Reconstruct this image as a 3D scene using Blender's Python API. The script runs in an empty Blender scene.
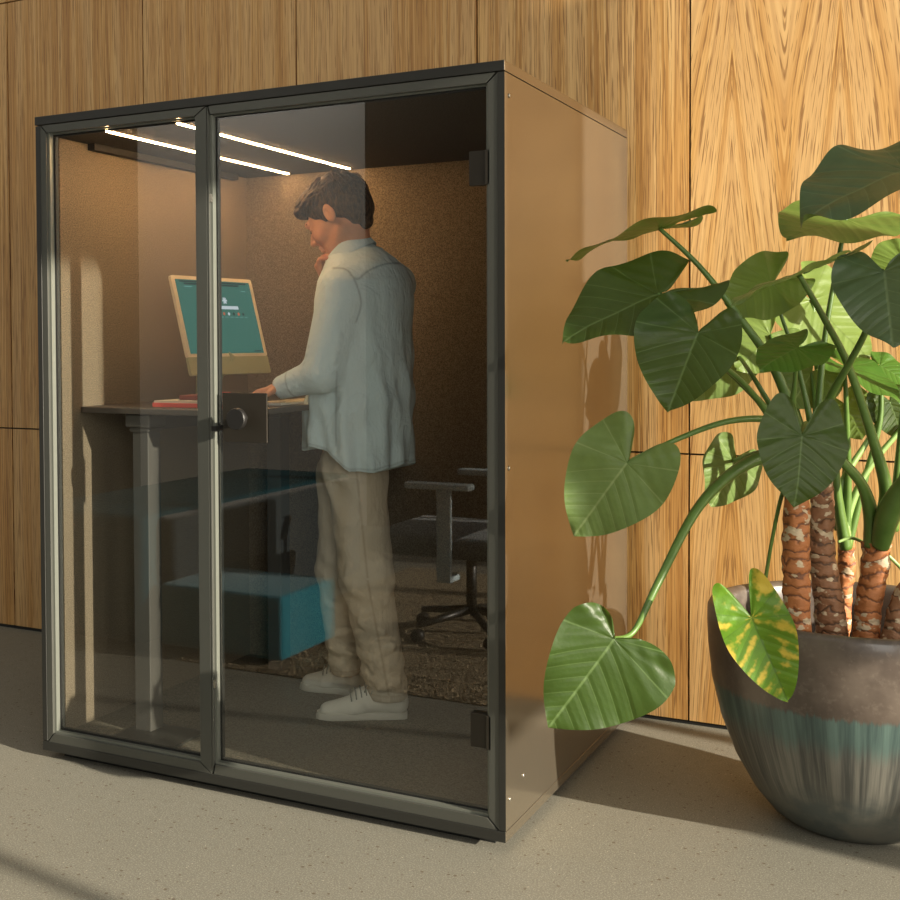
import bpy, bmesh, math, random
import numpy as np
from mathutils import Vector, Matrix, noise as mnoise
random.seed(7); np.random.seed(7)
PI = math.pi
sc = bpy.context.scene
COL = sc.collection

# ------------------------------------------------------------------ camera
FPX, PPX, PPY = 1203.78, 346.19, 375.43
YAW, PIT, ROL = 0.49129, -0.02722, -0.00537
CAM = Vector((1.15325, -3.06351, 1.39452))
_R = Vector((math.cos(YAW), math.sin(YAW), 0)); _F = Vector((-math.sin(YAW), math.cos(YAW), 0)); _U = Vector((0, 0, 1))
CF = _F*math.cos(PIT)+_U*math.sin(PIT); _U2 = _U*math.cos(PIT)-_F*math.sin(PIT)
CR = _R*math.cos(ROL)+_U2*math.sin(ROL); CU = _U2*math.cos(ROL)-_R*math.sin(ROL)
cd = bpy.data.cameras.new('camera'); cam = bpy.data.objects.new('camera', cd); COL.objects.link(cam)
cam.matrix_world = Matrix(((CR.x, CU.x, -CF.x, CAM.x), (CR.y, CU.y, -CF.y, CAM.y), (CR.z, CU.z, -CF.z, CAM.z), (0, 0, 0, 1)))
cd.sensor_width = 36; cd.lens = FPX/900*36
cd.shift_x = (450-PPX)/900; cd.shift_y = -(450-PPY)/900
cd.clip_start = .05
sc.camera = cam
def at(u, v, depth):            # photograph measurement -> world point (surveying helper)
    return CAM + (CF + CR*(u-PPX)/FPX - CU*(v-PPY)/FPX)*depth
def on(u, v, ax, val):
    d = CF + CR*(u-PPX)/FPX - CU*(v-PPY)/FPX
    return CAM + d*((val-CAM[ax])/d[ax])

# ------------------------------------------------------------------ node helpers
class NT:
    def __init__(s, name):
        s.m = bpy.data.materials.new(name); s.m.use_nodes = True
        s.t = s.m.node_tree; s.t.nodes.clear()
        s.out = s.n('ShaderNodeOutputMaterial')
    def n(s, k, **kw):
        nd = s.t.nodes.new(k)
        for a, b in kw.items(): setattr(nd, a, b)
        return nd
    def l(s, a, b): s.t.links.new(a, b)
    def put(s, sock, v):
        if v is None: return
        if isinstance(v, bpy.types.NodeSocket): s.l(v, sock)
        elif isinstance(v, (tuple, list)):
            sock.default_value = (*v, 1) if (len(v) == 3 and sock.type == 'RGBA') else v
        else: sock.default_value = v
    def math(s, op, a, b=None, c=None, clamp=False):
        nd = s.n('ShaderNodeMath', operation=op, use_clamp=clamp)
        s.put(nd.inputs[0], a); s.put(nd.inputs[1], b)
        if c is not None: s.put(nd.inputs[2], c)
        return nd.outputs[0]
    def mix(s, f, a, b, blend='MIX'):
        nd = s.n('ShaderNodeMix', data_type='RGBA', blend_type=blend)
        s.put(nd.inputs[0], f); s.put(nd.inputs[6], a); s.put(nd.inputs[7], b)
        return nd.outputs[2]
    def ramp(s, f, stops, interp='LINEAR'):
        nd = s.n('ShaderNodeValToRGB'); cr = nd.color_ramp; cr.interpolation = interp
        while len(cr.elements) < len(stops): cr.elements.new(.5)
        for e, (p, c) in zip(cr.elements, stops):
            e.position = p; e.color = (*c, 1) if len(c) == 3 else c
        s.put(nd.inputs[0], f); return nd.outputs[0]
    def coord(s, kind='Object'): return s.n('ShaderNodeTexCoord').outputs[kind]
    def pos(s): return s.n('ShaderNodeNewGeometry').outputs['Position']
    def sep(s, v):
        nd = s.n('ShaderNodeSeparateXYZ'); s.l(v, nd.inputs[0]); return nd.outputs
    def comb(s, x, y, z):
        nd = s.n('ShaderNodeCombineXYZ')
        for i, q in enumerate((x, y, z)): s.put(nd.inputs[i], q)
        return nd.outputs[0]
    def noise(s, vec, scale, detail=3, rough=.5, dist=0):
        nd = s.n('ShaderNodeTexNoise'); s.put(nd.inputs['Vector'], vec)
        nd.inputs['Scale'].default_value = scale; nd.inputs['Detail'].default_value = detail
        nd.inputs['Roughness'].default_value = rough; nd.inputs['Distortion'].default_value = dist
        return nd.outputs[0]
    def smooth(s, x, a, b):
        nd = s.n('ShaderNodeMapRange', interpolation_type='SMOOTHSTEP')
        s.put(nd.inputs[0], x); nd.inputs[1].default_value = a; nd.inputs[2].default_value = b
        return nd.outputs[0]
    def bump(s, h, strength=.3, dist=.01):
        nd = s.n('ShaderNodeBump'); nd.inputs['Strength'].default_value = strength; nd.inputs['Distance'].default_value = dist
        s.l(h, nd.inputs['Height']); return nd.outputs[0]
    def pbr(s, color, rough=.6, metal=0, normal=None, spec=None, coat=None, emis=None, estr=0, sheen=0, trans=None):
        b = s.n('ShaderNodeBsdfPrincipled')
        s.put(b.inputs['Base Color'], color); s.put(b.inputs['Roughness'], rough); s.put(b.inputs['Metallic'], metal)
        if normal is not None: s.l(normal, b.inputs['Normal'])
        if spec is not None: b.inputs['Specular IOR Level'].default_value = spec
        if coat: b.inputs['Coat Weight'].default_value = coat; b.inputs['Coat Roughness'].default_value = .15
        if emis is not None: s.put(b.inputs['Emission Color'], emis); b.inputs['Emission Strength'].default_value = estr
        if sheen: b.inputs['Sheen Weight'].default_value = sheen
        s.l(b.outputs[0], s.out.inputs[0]); return b
def plain(name, c, rough=.5, metal=0, **k):
    m = NT(name)
    nz = m.noise(m.coord(), 40, 2)
    col = m.mix(m.math('MULTIPLY', nz, .25), c, tuple(x*.7 for x in c))
    m.pbr(col, rough, metal, **k); return m.m

# ------------------------------------------------------------------ materials
def wood_mat():
    m = NT('oak_veneer'); x, y, z = m.sep(m.pos())
    W = .8175
    cell = m.math('DIVIDE', m.math('SUBTRACT', x, .197), W)
    idx = m.math('FLOOR', cell); fx = m.math('MULTIPLY', m.math('SUBTRACT', cell, idx), W)     # metres within panel
    seed = m.math('MULTIPLY', idx, 7.31)
    low = m.comb(m.math('MULTIPLY', x, 2.2), seed, m.math('MULTIPLY', z, .5))
    warp = m.math('SUBTRACT', m.noise(low, 1.0, 2), .5)
    # flame grain: only the panels right of the booth show the cathedral figure strongly
    flame = m.math('GREATER_THAN', x, .197)
    def tri(c, w):
        return m.math('ABSOLUTE', m.math('SUBTRACT', fx, c))
    d1 = tri(.145, 1); d2 = tri(.50, 1)
    d = m.n('ShaderNodeMath', operation='SMOOTH_MIN'); m.l(d1, d.inputs[0]); m.l(d2, d.inputs[1]); d.inputs[2].default_value = .02
    dd = d.outputs[0]
    gs = m.math('EXPONENT', m.math('MULTIPLY', m.math('MULTIPLY', dd, dd), -24.0))
    f = m.math('ADD', m.math('ADD', dd, m.math('MULTIPLY', m.math('MULTIPLY', m.math('SUBTRACT', z, .6), .085), gs)), m.math('MULTIPLY', warp, .05))
    fplain = m.math('ADD', x, m.math('ADD', m.math('MULTIPLY', warp, .05), m.math('MULTIPLY', z, .004)))
    mx = m.n('ShaderNodeMix', data_type='FLOAT'); m.l(flame, mx.inputs[0]); m.l(fplain, mx.inputs[2]); m.l(f, mx.inputs[3])
    ff = mx.outputs[0]
    fine = m.noise(m.comb(m.math('MULTIPLY', ff, 150), seed, m.math('MULTIPLY', z, 1.3)), 1, 3, .6)
    broad = m.noise(m.comb(m.math('MULTIPLY', ff, 17), seed, m.math('MULTIPLY', z, .35)), 1, 2)
    pores = m.noise(m.comb(m.math('MULTIPLY', ff, 240), seed, m.math('MULTIPLY', z, 4.5)), 1, 2, .7)
    col = m.ramp(fine, [(.32, (.36, .165, .038)), (.45, (.57, .285, .075)), (.57, (.75, .435, .142)), (.70, (.87, .585, .25))])
    col = m.mix(m.math('MULTIPLY', m.smooth(broad, .4, .62), .5), col, (.80, .55, .27))
    col = m.mix(m.math('MULTIPLY', m.smooth(broad, .5, .3), .45), col, (.40, .19, .055))
    col = m.mix(m.math('MULTIPLY', m.smooth(pores, .54, .62), .75), col, (.19, .075, .018))
    pan = m.noise(m.comb(seed, 3.3, 1.1), 3.7, 0)
    col = m.mix(m.math('MULTIPLY', pan, .35), col, (.42, .22, .08))
    left_shade = m.smooth(x, .25, -.9)  # shade on the left of the wall, painted into the wood colour
    col = m.mix(m.math('MULTIPLY', left_shade, .2), col, (.27, .15, .055))
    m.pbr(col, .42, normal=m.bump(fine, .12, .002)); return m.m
def concrete_mat():
    m = NT('polished_concrete'); p = m.pos()
    big = m.noise(p, 1.3, 4, .6); mid = m.noise(p, 30, 4, .7); fn = m.noise(p, 220, 2, .7)
    col = m.mix(big, (.165, .155, .122), (.215, .205, .168))
    col = m.mix(m.math('MULTIPLY', mid, .5), col, (.13, .12, .092))
    col = m.mix(m.smooth(fn, .48, .66), col, (.30, .29, .24))
    vo = m.n('ShaderNodeTexVoronoi'); m.l(p, vo.inputs[0]); vo.inputs['Scale'].default_value = 58
    rnd = m.sep(vo.outputs['Color'])[0]; r2 = m.sep(vo.outputs['Color'])[1]
    spot = m.math('MULTIPLY', m.math('LESS_THAN', vo.outputs['Distance'], m.math('MULTIPLY', r2, .30)), m.math('GREATER_THAN', rnd, .62))
    col = m.mix(m.math('MULTIPLY', spot, .75), col, (.085, .055, .03))
    spot2 = m.math('MULTIPLY', m.math('LESS_THAN', vo.outputs['Distance'], .12), m.math('LESS_THAN', rnd, .12))
    col = m.mix(m.math('MULTIPLY', spot2, .7), col, (.55, .50, .40))
    m.pbr(col, m.math('ADD', .42, m.math('MULTIPLY', mid, .2)), spec=.35, normal=m.bump(mid, .06, .003)); return m.m
def felt_mat(name, c1, c2, sc_=260):
    m = NT(name); p = m.pos()
    n1 = m.noise(p, sc_, 2, .8); n2 = m.noise(p, sc_*.35, 2, .6)
    col = m.mix(m.smooth(n1, .35, .65), c1, c2)
    col = m.mix(m.math('MULTIPLY', n2, .35), col, tuple(x*.5 for x in c1))
    m.pbr(col, .95, spec=.1, normal=m.bump(n1, .5, .004)); return m.m
def glass_mat():
    m = NT('clear_glass'); g = m.n('ShaderNodeNewGeometry')
    vm = m.n('ShaderNodeVectorMath', operation='DOT_PRODUCT'); m.l(g.outputs['Normal'], vm.inputs[0]); m.l(g.outputs['Incoming'], vm.inputs[1])
    c = m.math('ABSOLUTE', vm.outputs['Value'])
    q = m.math('POWER', m.math('SUBTRACT', 1.0, c), 5)
    fac = m.math('ADD', .10, m.math('MULTIPLY', q, .88), clamp=True)
    tr = m.n('ShaderNodeBsdfTransparent'); tr.inputs[0].default_value = (.86, .88, .85, 1)
    gl = m.n('ShaderNodeBsdfGlossy'); gl.inputs['Roughness'].default_value = 0.0; gl.inputs[0].default_value = (1, 1, 1, 1)
    mx = m.n('ShaderNodeMixShader'); m.l(fac, mx.inputs[0]); m.l(tr.outputs[0], mx.inputs[1]); m.l(gl.outputs[0], mx.inputs[2])
    m.l(mx.outputs[0], m.out.inputs[0]); return m.m
def emis_mat(name, c, s):
    m = NT(name); e = m.n('ShaderNodeEmission'); e.inputs[0].default_value = (*c, 1); e.inputs[1].default_value = s
    m.l(e.outputs[0], m.out.inputs[0]); return m.m
def leaf_mat(name, top, under, vein, patch=None):
    m = NT(name); uv = m.n('ShaderNodeUVMap').outputs[0]
    u, v, _ = m.sep(uv); u = m.math('MULTIPLY', m.math('SUBTRACT', u, .5), 2); v = m.math('MULTIPLY', m.math('SUBTRACT', v, .5), 2)
    a = m.math('ABSOLUTE', u)
    v0 = m.math('SUBTRACT', v, m.math('MULTIPLY', a, .75))
    v0 = m.math('ADD', v0, m.math('MULTIPLY', m.math('MULTIPLY', a, a), -.35))
    ang = m.math('ARCTAN2', v, a)
    base = m.math('MULTIPLY', m.math('SUBTRACT', ang, .64), .22)
    neg = m.math('LESS_THAN', v0, 0)
    mx = m.n('ShaderNodeMix', data_type='FLOAT'); m.l(neg, mx.inputs[0]); m.l(v0, mx.inputs[2]); m.l(base, mx.inputs[3])
    t = m.math('MULTIPLY', mx.outputs[0], 6.0)
    saw = m.math('ABSOLUTE', m.math('SUBTRACT', m.math('FRACT', t), .5))      # 0 at vein
    lat = m.smooth(saw, .035, .008)
    mid = m.smooth(a, .016, .004)
    mid = m.math('MULTIPLY', mid, m.math('GREATER_THAN', v, 0))
    rib = m.math('MAXIMUM', m.math('MULTIPLY', lat, .8), mid)
    nz = m.noise(m.comb(m.math('MULTIPLY', u, 1), v, 0), 7, 4, .6)
    tcol = m.mix(nz, tuple(x*.75 for x in top), tuple(x*1.3 for x in top))
    if patch:
        pz = m.math('ADD', m.noise(m.comb(u, v, 3), 4.5, 3, .6), m.math('MULTIPLY', m.math('SUBTRACT', saw, .25), .35))
        pz = m.math('ADD', pz, m.math('MULTIPLY', m.math('SUBTRACT', a, .2), .25))
        tcol = m.mix(m.smooth(pz, .50, .68), tcol, patch)
    tcol = m.mix(m.math('MULTIPLY', rib, .6), tcol, vein)
    ucol = m.mix(nz, under, tuple(x*.8 for x in under)); ucol = m.mix(m.math('MULTIPLY', rib, .6), ucol, tuple(x*.6 for x in under))
    g = m.n('ShaderNodeNewGeometry')
    col = m.mix(g.outputs['Backfacing'], tcol, ucol)
    h = m.math('ADD', m.math('MULTIPLY', m.smooth(saw, 0, .35), 1.0), m.math('MULTIPLY', m.noise(m.comb(u, v, 0), 28, 2), .35))
    nr = m.bump(h, .35, .005)
    b = m.pbr(col, .40, normal=nr, spec=.28)
    tl = m.n('ShaderNodeBsdfTranslucent'); m.put(tl.inputs[0], m.mix(.5, col, (.30, .42, .05)))
    ms = m.n('ShaderNodeMixShader'); ms.inputs[0].default_value = .28
    m.l(b.outputs[0], ms.inputs[1]); m.l(tl.outputs[0], ms.inputs[2]); m.l(ms.outputs[0], m.out.inputs[0])
    return m.m
def trunk_mat(name, base, dark):
    m = NT(name); p = m.coord(); x, y, z = m.sep(p)
    w = m.noise(p, 14, 3, .6)
    zz = m.math('ADD', m.math('MULTIPLY', z, 30), m.math('MULTIPLY', w, 3.0))
    fr = m.math('ABSOLUTE', m.math('SUBTRACT', m.math('FRACT', zz), .5))
    n2 = m.noise(m.comb(x, y, m.math('MULTIPLY', z, 2.2)), 30, 4, .7)
    col = m.mix(n2, base, tuple(c*.6 for c in base))
    col = m.mix(m.smooth(fr, .16, .03), col, dark)
    pz = m.noise(m.comb(m.math('MULTIPLY', x, 1), y, m.math('MULTIPLY', z, 1.6)), 26, 2, .5)
    col = m.mix(m.smooth(pz, .57, .60), col, (.55, .43, .28))
    h = m.math('ADD', m.smooth(fr, .02, .3), m.math('MULTIPLY', n2, .8))
    m.pbr(col, .65, normal=m.bump(h, .55, .007)); return m.m
def pot_mat():
    m = NT('glazed_stoneware'); p = m.coord(); x, y, z = m.sep(p)
    ang = m.math('ARCTAN2', y, x)
    st = m.noise(m.comb(m.math('MULTIPLY', ang, 14), 0, m.math('MULTIPLY', z, 1.5)), 1, 4, .7)
    st2 = m.noise(m.comb(m.math('MULTIPLY', ang, 45), 0, m.math('MULTIPLY', z, 3)), 1, 3, .7)
    cl = m.noise(p, 6, 4, .65); fn = m.noise(p, 50, 3, .7)
    zz = m.math('ADD', z, m.math('MULTIPLY', m.math('SUBTRACT', st2, .5), .045))
    top = m.mix(m.smooth(cl, .35, .65), (.062, .046, .036), (.105, .082, .064))
    top = m.mix(m.math('MULTIPLY', m.smooth(fn, .5, .7), .3), top, (.17, .14, .11))
    mid = m.mix(m.smooth(st, .3, .7), (.028, .050, .048), (.085, .135, .118))
    low = m.mix(m.smooth(st, .35, .65), (.040, .042, .038), (.145, .140, .118))
    low2 = m.mix(m.smooth(cl, .4, .6), (.045, .056, .054), (.10, .10, .084))
    c = m.mix(m.smooth(zz, .41, .395), top, mid)
    c = m.mix(m.smooth(m.math('ADD', zz, m.math('MULTIPLY', m.math('SUBTRACT', st, .5), .12)), .345, .28), c, low)
    c = m.mix(m.smooth(m.math('ADD', z, m.math('MULTIPLY', cl, .2)), .30, .20), c, low2)
    m.pbr(c, m.math('ADD', .28, m.math('MULTIPLY', cl, .25)), spec=.5, coat=.25, normal=m.bump(fn, .08, .003)); return m.m
def fabric_mat(name, c, sc_=500, var=.25, rough=.9, bumpn=0.1):
    m = NT(name); p = m.pos(); n1 = m.noise(p, sc_, 2, .6); n2 = m.noise(p, 9, 3, .6)
    col = m.mix(m.math('MULTIPLY', n1, var), c, tuple(q*.55 for q in c)); col = m.mix(m.math('MULTIPLY', n2, var), col, tuple(q*.8 for q in c))
    m.pbr(col, rough, spec=.15, sheen=.15, normal=m.bump(n1, bumpn, .002)); return m.m
def seamed_mat(name, c, dark):
    m = NT(name); p = m.pos(); n1 = m.noise(p, 420, 2, .6); n2 = m.noise(p, 8, 3, .6)
    at_ = m.n('ShaderNodeAttribute', attribute_name='seam').outputs['Fac']
    col = m.mix(m.math('MULTIPLY', n1, .2), c, tuple(q*.6 for q in c)); col = m.mix(m.math('MULTIPLY', n2, .3), col, tuple(q*.8 for q in c))
    col = m.mix(m.math('MULTIPLY', at_, .6), col, dark)
    n3 = m.noise(m.comb(m.math('MULTIPLY', m.sep(p)[0], 1), m.sep(p)[1], m.math('MULTIPLY', m.sep(p)[2], .35)), 26, 3, .55)
    wv = m.noise(p, 11, 2, .5, 1.6)
    m.pbr(col, .9, spec=.12, normal=m.bump(m.math('ADD', m.math('ADD', m.math('MULTIPLY', n3, 1.5), m.math('MULTIPLY', wv, 1.3)), m.math('MULTIPLY', n1, .1)), .6, .010)); return m.m

M = {}
M['wood'] = wood_mat(); M['floor'] = concrete_mat(); M['glass'] = glass_mat()
M['felt'] = felt_mat('brown_felt', (.13, .105, .075), (.33, .265, .19))
M['carpet'] = felt_mat('grey_carpet', (.10, .088, .068), (.22, .195, .15), 180)
M['ceil'] = felt_mat('dark_felt', (.050, .043, .035), (.11, .096, .078))
M['shell'] = plain('black_metal', (.020, .020, .017), .42)
M['frame'] = plain('grey_aluminium', (.085, .087, .075), .38, .35)
M['bead'] = plain('light_aluminium', (.20, .21, .18), .35, .4)
def taupe():
    m = NT('taupe_lacquer'); p = m.pos(); n = m.noise(p, 3, 3); n2 = m.noise(p, 60, 2)
    m.pbr(m.mix(n, (.265, .230, .172), (.30, .258, .195)), m.math('ADD', .15, m.math('MULTIPLY', n2, .05)), .84, spec=.6); return m.m
M['panel'] = taupe()
M['black'] = plain('black_plastic', (.012, .011, .010), .45)
M['gasket'] = plain('rubber_gasket', (.008, .008, .007), .7)
M['handle'] = plain('bronzed_black_metal', (.030, .025, .018), .45, .3)
M['led'] = emis_mat('warm_led', (1, .58, .27), 95)
M['screw'] = plain('steel', (.45, .42, .36), .3, .9)
M['desk'] = plain('dark_taupe_laminate', (.075, .062, .052), .55)
M['deskleg'] = plain('grey_powder_coat', (.08, .075, .068), .6)
M['cream'] = plain('cream_plastic', (.72, .60, .40), .35)
M['chin'] = plain('olive_aluminium', (.36, .34, .19), .4, .1)
M['red'] = plain('coral_cover', (.92, .13, .09), .5)
M['redbrown'] = plain('maroon_cover', (.22, .055, .045), .5)
M['paper'] = plain('paper', (.75, .68, .55), .8)
M['white'] = plain('white_plastic', (.7, .68, .62), .4)
M['teal'] = fabric_mat('teal_upholstery', (.018, .17, .225), 300)
M['teal_shaded'] = plain('teal_upholstery_shaded', (.006, .045, .060), .95, spec=.05)  # sofa teal darkened, paints shade onto the backrest
M['darkseat'] = fabric_mat('charcoal_upholstery', (.03, .04, .045), 300)
M['chairseat'] = fabric_mat('slate_upholstery', (.10, .13, .145), 300)
M['chairgrey'] = plain('chair_grey_plastic', (.50, .60, .64), .4)
M['rug'] = felt_mat('shaggy_rug', (.16, .125, .08), (.42, .34, .22), 60)
M['pot'] = pot_mat()
M['soil'] = felt_mat('soil', (.03, .022, .016), (.08, .06, .045), 90)
M['stalk'] = None
def stalk():
    m = NT('green_stalk'); p = m.pos(); n = m.noise(p, 25, 2)
    b = m.pbr(m.mix(n, (.055, .11, .018), (.12, .21, .045)), .38, spec=.4); return m.m
M['stalk'] = stalk()
M['stalk2'] = plain('pale_green_stalk', (.22, .34, .10), .4)
M['leaf_dark'] = leaf_mat('leaf_dark', (.034, .066, .012), (.09, .15, .025), (.13, .20, .07))
M['leaf_blue'] = leaf_mat('leaf_blue_green', (.050, .088, .046), (.09, .14, .04), (.13, .19, .10))
M['leaf_mid'] = leaf_mat('leaf_mid', (.055, .135, .018), (.13, .20, .04), (.13, .22, .06))
M['leaf_pale'] = leaf_mat('leaf_pale', (.13, .20, .06), (.17, .25, .06), (.30, .38, .16))
M['leaf_yel'] = leaf_mat('leaf_variegated', (.085, .19, .012), (.25, .35, .06), (.04, .10, .012), (.50, .38, .05))
M['trunk'] = trunk_mat('orange_bark', (.52, .19, .060), (.16, .06, .025))
M['trunk2'] = trunk_mat('brown_bark', (.34, .16, .075), (.10, .05, .025))
def skinm():
    m = NT('skin'); n = m.noise(m.pos(), 60, 3)
    b = m.pbr(m.mix(n, (.56, .26, .15), (.66, .33, .20)), .5, spec=.35)
    b.inputs['Subsurface Weight'].default_value = .15; b.inputs['Subsurface Radius'].default_value = (.01, .004, .002); return m.m
M['skin'] = skinm()
M['lip'] = plain('lips', (.36, .12, .08), .5)
def hairm():
    m = NT('brown_hair'); p = m.coord(); x, y, z = m.sep(p)
    n = m.noise(m.comb(m.math('MULTIPLY', x, 60), m.math('MULTIPLY', y, 60), m.math('MULTIPLY', z, 30)), 1.6, 3, .6)
    m.pbr(m.mix(m.smooth(n, .3, .7), (.010, .006, .004), (.085, .045, .022)), .55, spec=.25, normal=m.bump(n, .9, .006)); return m.m
M['hair'] = hairm()
M['shirt'] = seamed_mat('chambray_shirt', (.62, .75, .80), (.20, .25, .28))
M['trousers'] = seamed_mat('beige_chinos', (.58, .50, .39), (.26, .20, .13))
M['shoe'] = fabric_mat('white_canvas', (.74, .72, .64), 600)
M['sole'] = plain('white_rubber', (.62, .60, .53), .5)
M['lace'] = plain('grey_lace', (.25, .25, .22), .8)
M['palewall'] = plain('pale_plaster', (.72, .72, .70), .8)
M['darkwall'] = plain('dark_timber', (.05, .035, .022), .6)

# ------------------------------------------------------------------ mesh helpers
def link(name, me, mat=None, parent=None, smooth=False):
    o = bpy.data.objects.new(name, me); COL.objects.link(o)
    if mat is not None:
        for q in (mat if isinstance(mat, (list, tuple)) else [mat]): me.materials.append(q)
    if smooth:
        me.polygons.foreach_set('use_smooth', [True]*len(me.polygons))
    if parent is not None: o.parent = parent; o.matrix_parent_inverse = Matrix.Translation(-Vector(parent.location))
    return o
def obj(name, bm, mat=None, parent=None, smooth=False, bevel=0, auto=None):
    me = bpy.data.meshes.new(name); bmesh.ops.recalc_face_normals(bm, faces=bm.faces) ; bm.to_mesh(me); bm.free()
    o = link(name, me, mat, parent, smooth)
    if bevel:
        b = o.modifiers.new('bevel', 'BEVEL'); b.width = bevel; b.segments = 2; b.limit_method = 'ANGLE'; b.angle_limit = .7
    if auto: 
        me.polygons.foreach_set('use_smooth', [True]*len(me.polygons)); me.set_sharp_from_angle(angle=auto)
    return o
def empty(name, loc, label, cat, group=None):
    o = bpy.data.objects.new(name, None); COL.objects.link(o); o.location = loc; o.empty_display_size = .1
    o['label'] = label; o['category'] = cat
    if group: o['group'] = group
    return o
def tag(o, label, cat, group=None):
    o['label'] = label; o['category'] = cat
    if group: o['group'] = group
    return o
def struct(o): o['kind'] = 'structure'; return o
def box(bm, x0, x1, y0, y1, z0, z1, mi=0, mat=None):
    vs = [bm.verts.new((x, y, z)) for x in (x0, x1) for y in (y0, y1) for z in (z0, z1)]
    if mat is not None:
        for v in vs: v.co = mat @ v.co
    for f in ((0, 1, 3, 2), (4, 6, 7, 5), (0, 4, 5, 1), (2, 3, 7, 6), (0, 2, 6, 4), (1, 5, 7, 3)):
        fc = bm.faces.new([vs[i] for i in f]); fc.material_index = mi
    return vs
def B(*a, **k):
    bm = bmesh.new(); box(bm, *a, **k); return bm
def rounded_plate(bm, x0, x1, y0, y1, z0, z1, r, seg=5):
    pts = []
    for cx, cy, a0 in ((x1-r, y1-r, 0), (x0+r, y1-r, PI/2), (x0+r, y0+r, PI), (x1-r, y0+r, 1.5*PI)):
        for i in range(seg+1):
            a = a0+PI/2*i/seg; pts.append((cx+r*math.cos(a), cy+r*math.sin(a)))
    lo = [bm.verts.new((x, y, z0)) for x, y in pts]; hi = [bm.verts.new((x, y, z1)) for x, y in pts]
    n = len(pts)
    for i in range(n): bm.faces.new((lo[i], lo[(i+1) % n], hi[(i+1) % n], hi[i]))
    bm.faces.new(hi); bm.faces.new(lo[::-1])
def frames_along(pts):
    pts = [Vector(p) for p in pts]; T = []
    for i in range(len(pts)):
        a = pts[max(0, i-1)]; b = pts[min(len(pts)-1, i+1)]; T.append((b-a).normalized())
    up = Vector((0, 0, 1)) if abs(T[0].z) < .9 else Vector((0, 1, 0))
    N = (up - T[0]*up.dot(T[0])).normalized(); out = []
    for t in T:
        N = (N - t*N.dot(t)).normalized(); out.append((t, N, t.cross(N)))
    return pts, out
def tube(bm, pts, rad, seg=10, cap=True, flat=1.0):
    P, fr = frames_along(pts); rings = []
    for i, (p, (t, n, b)) in enumerate(zip(P, fr)):
        r = rad[i] if isinstance(rad, (list, tuple)) else rad
        rings.append([bm.verts.new(p + n*r*math.cos(2*PI*k/seg) + b*r*flat*math.sin(2*PI*k/seg)) for k in range(seg)])
    for a, c in zip(rings, rings[1:]):
        for k in range(seg): bm.faces.new((a[k], a[(k+1) % seg], c[(k+1) % seg], c[k]))
    if cap: bm.faces.new(rings[0][::-1]); bm.faces.new(rings[-1])
    return rings
def T_(pts, rad, **k):
    bm = bmesh.new(); tube(bm, pts, rad, **k); return bm
def lathe(bm, prof, seg=48, c=(0, 0, 0)):
    rings = []
    for r, z in prof:
        if r < 1e-5: rings.append([bm.verts.new((c[0], c[1], c[2]+z))])
        else: rings.append([bm.verts.new((c[0]+r*math.cos(2*PI*k/seg), c[1]+r*math.sin(2*PI*k/seg), c[2]+z)) for k in range(seg)])
    for a, b in zip(rings, rings[1:]):
        for k in range(seg):
            k2 = (k+1) % seg
            if len(a) == 1 and len(b) == 1: continue
            if len(a) == 1: bm.faces.new((a[0], b[k2], b[k]))
            elif len(b) == 1: bm.faces.new((a[k], a[k2], b[0]))
            else: bm.faces.new((a[k], a[k2], b[k2], b[k]))
def spline(pts, n=8):
    pts = [Vector(p) for p in pts]; out = []
    for i in range(len(pts)-1):
        p0 = pts[max(0, i-1)]; p1 = pts[i]; p2 = pts[i+1]; p3 = pts[min(len(pts)-1, i+2)]
        for k in range(n):
            t = k/n
            out.append(.5*((2*p1)+(p2-p0)*t+(2*p0-5*p1+4*p2-p3)*t*t+(3*p1-p0-3*p2+p3)*t**3))
    out.append(pts[-1]); return out
def lerp_list(vals, n):
    out = []
    for i in range(n):
        t = i/(n-1)*(len(vals)-1); k = min(int(t), len(vals)-2); out.append(vals[k]+(vals[k+1]-vals[k])*(t-k))
    return out

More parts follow.
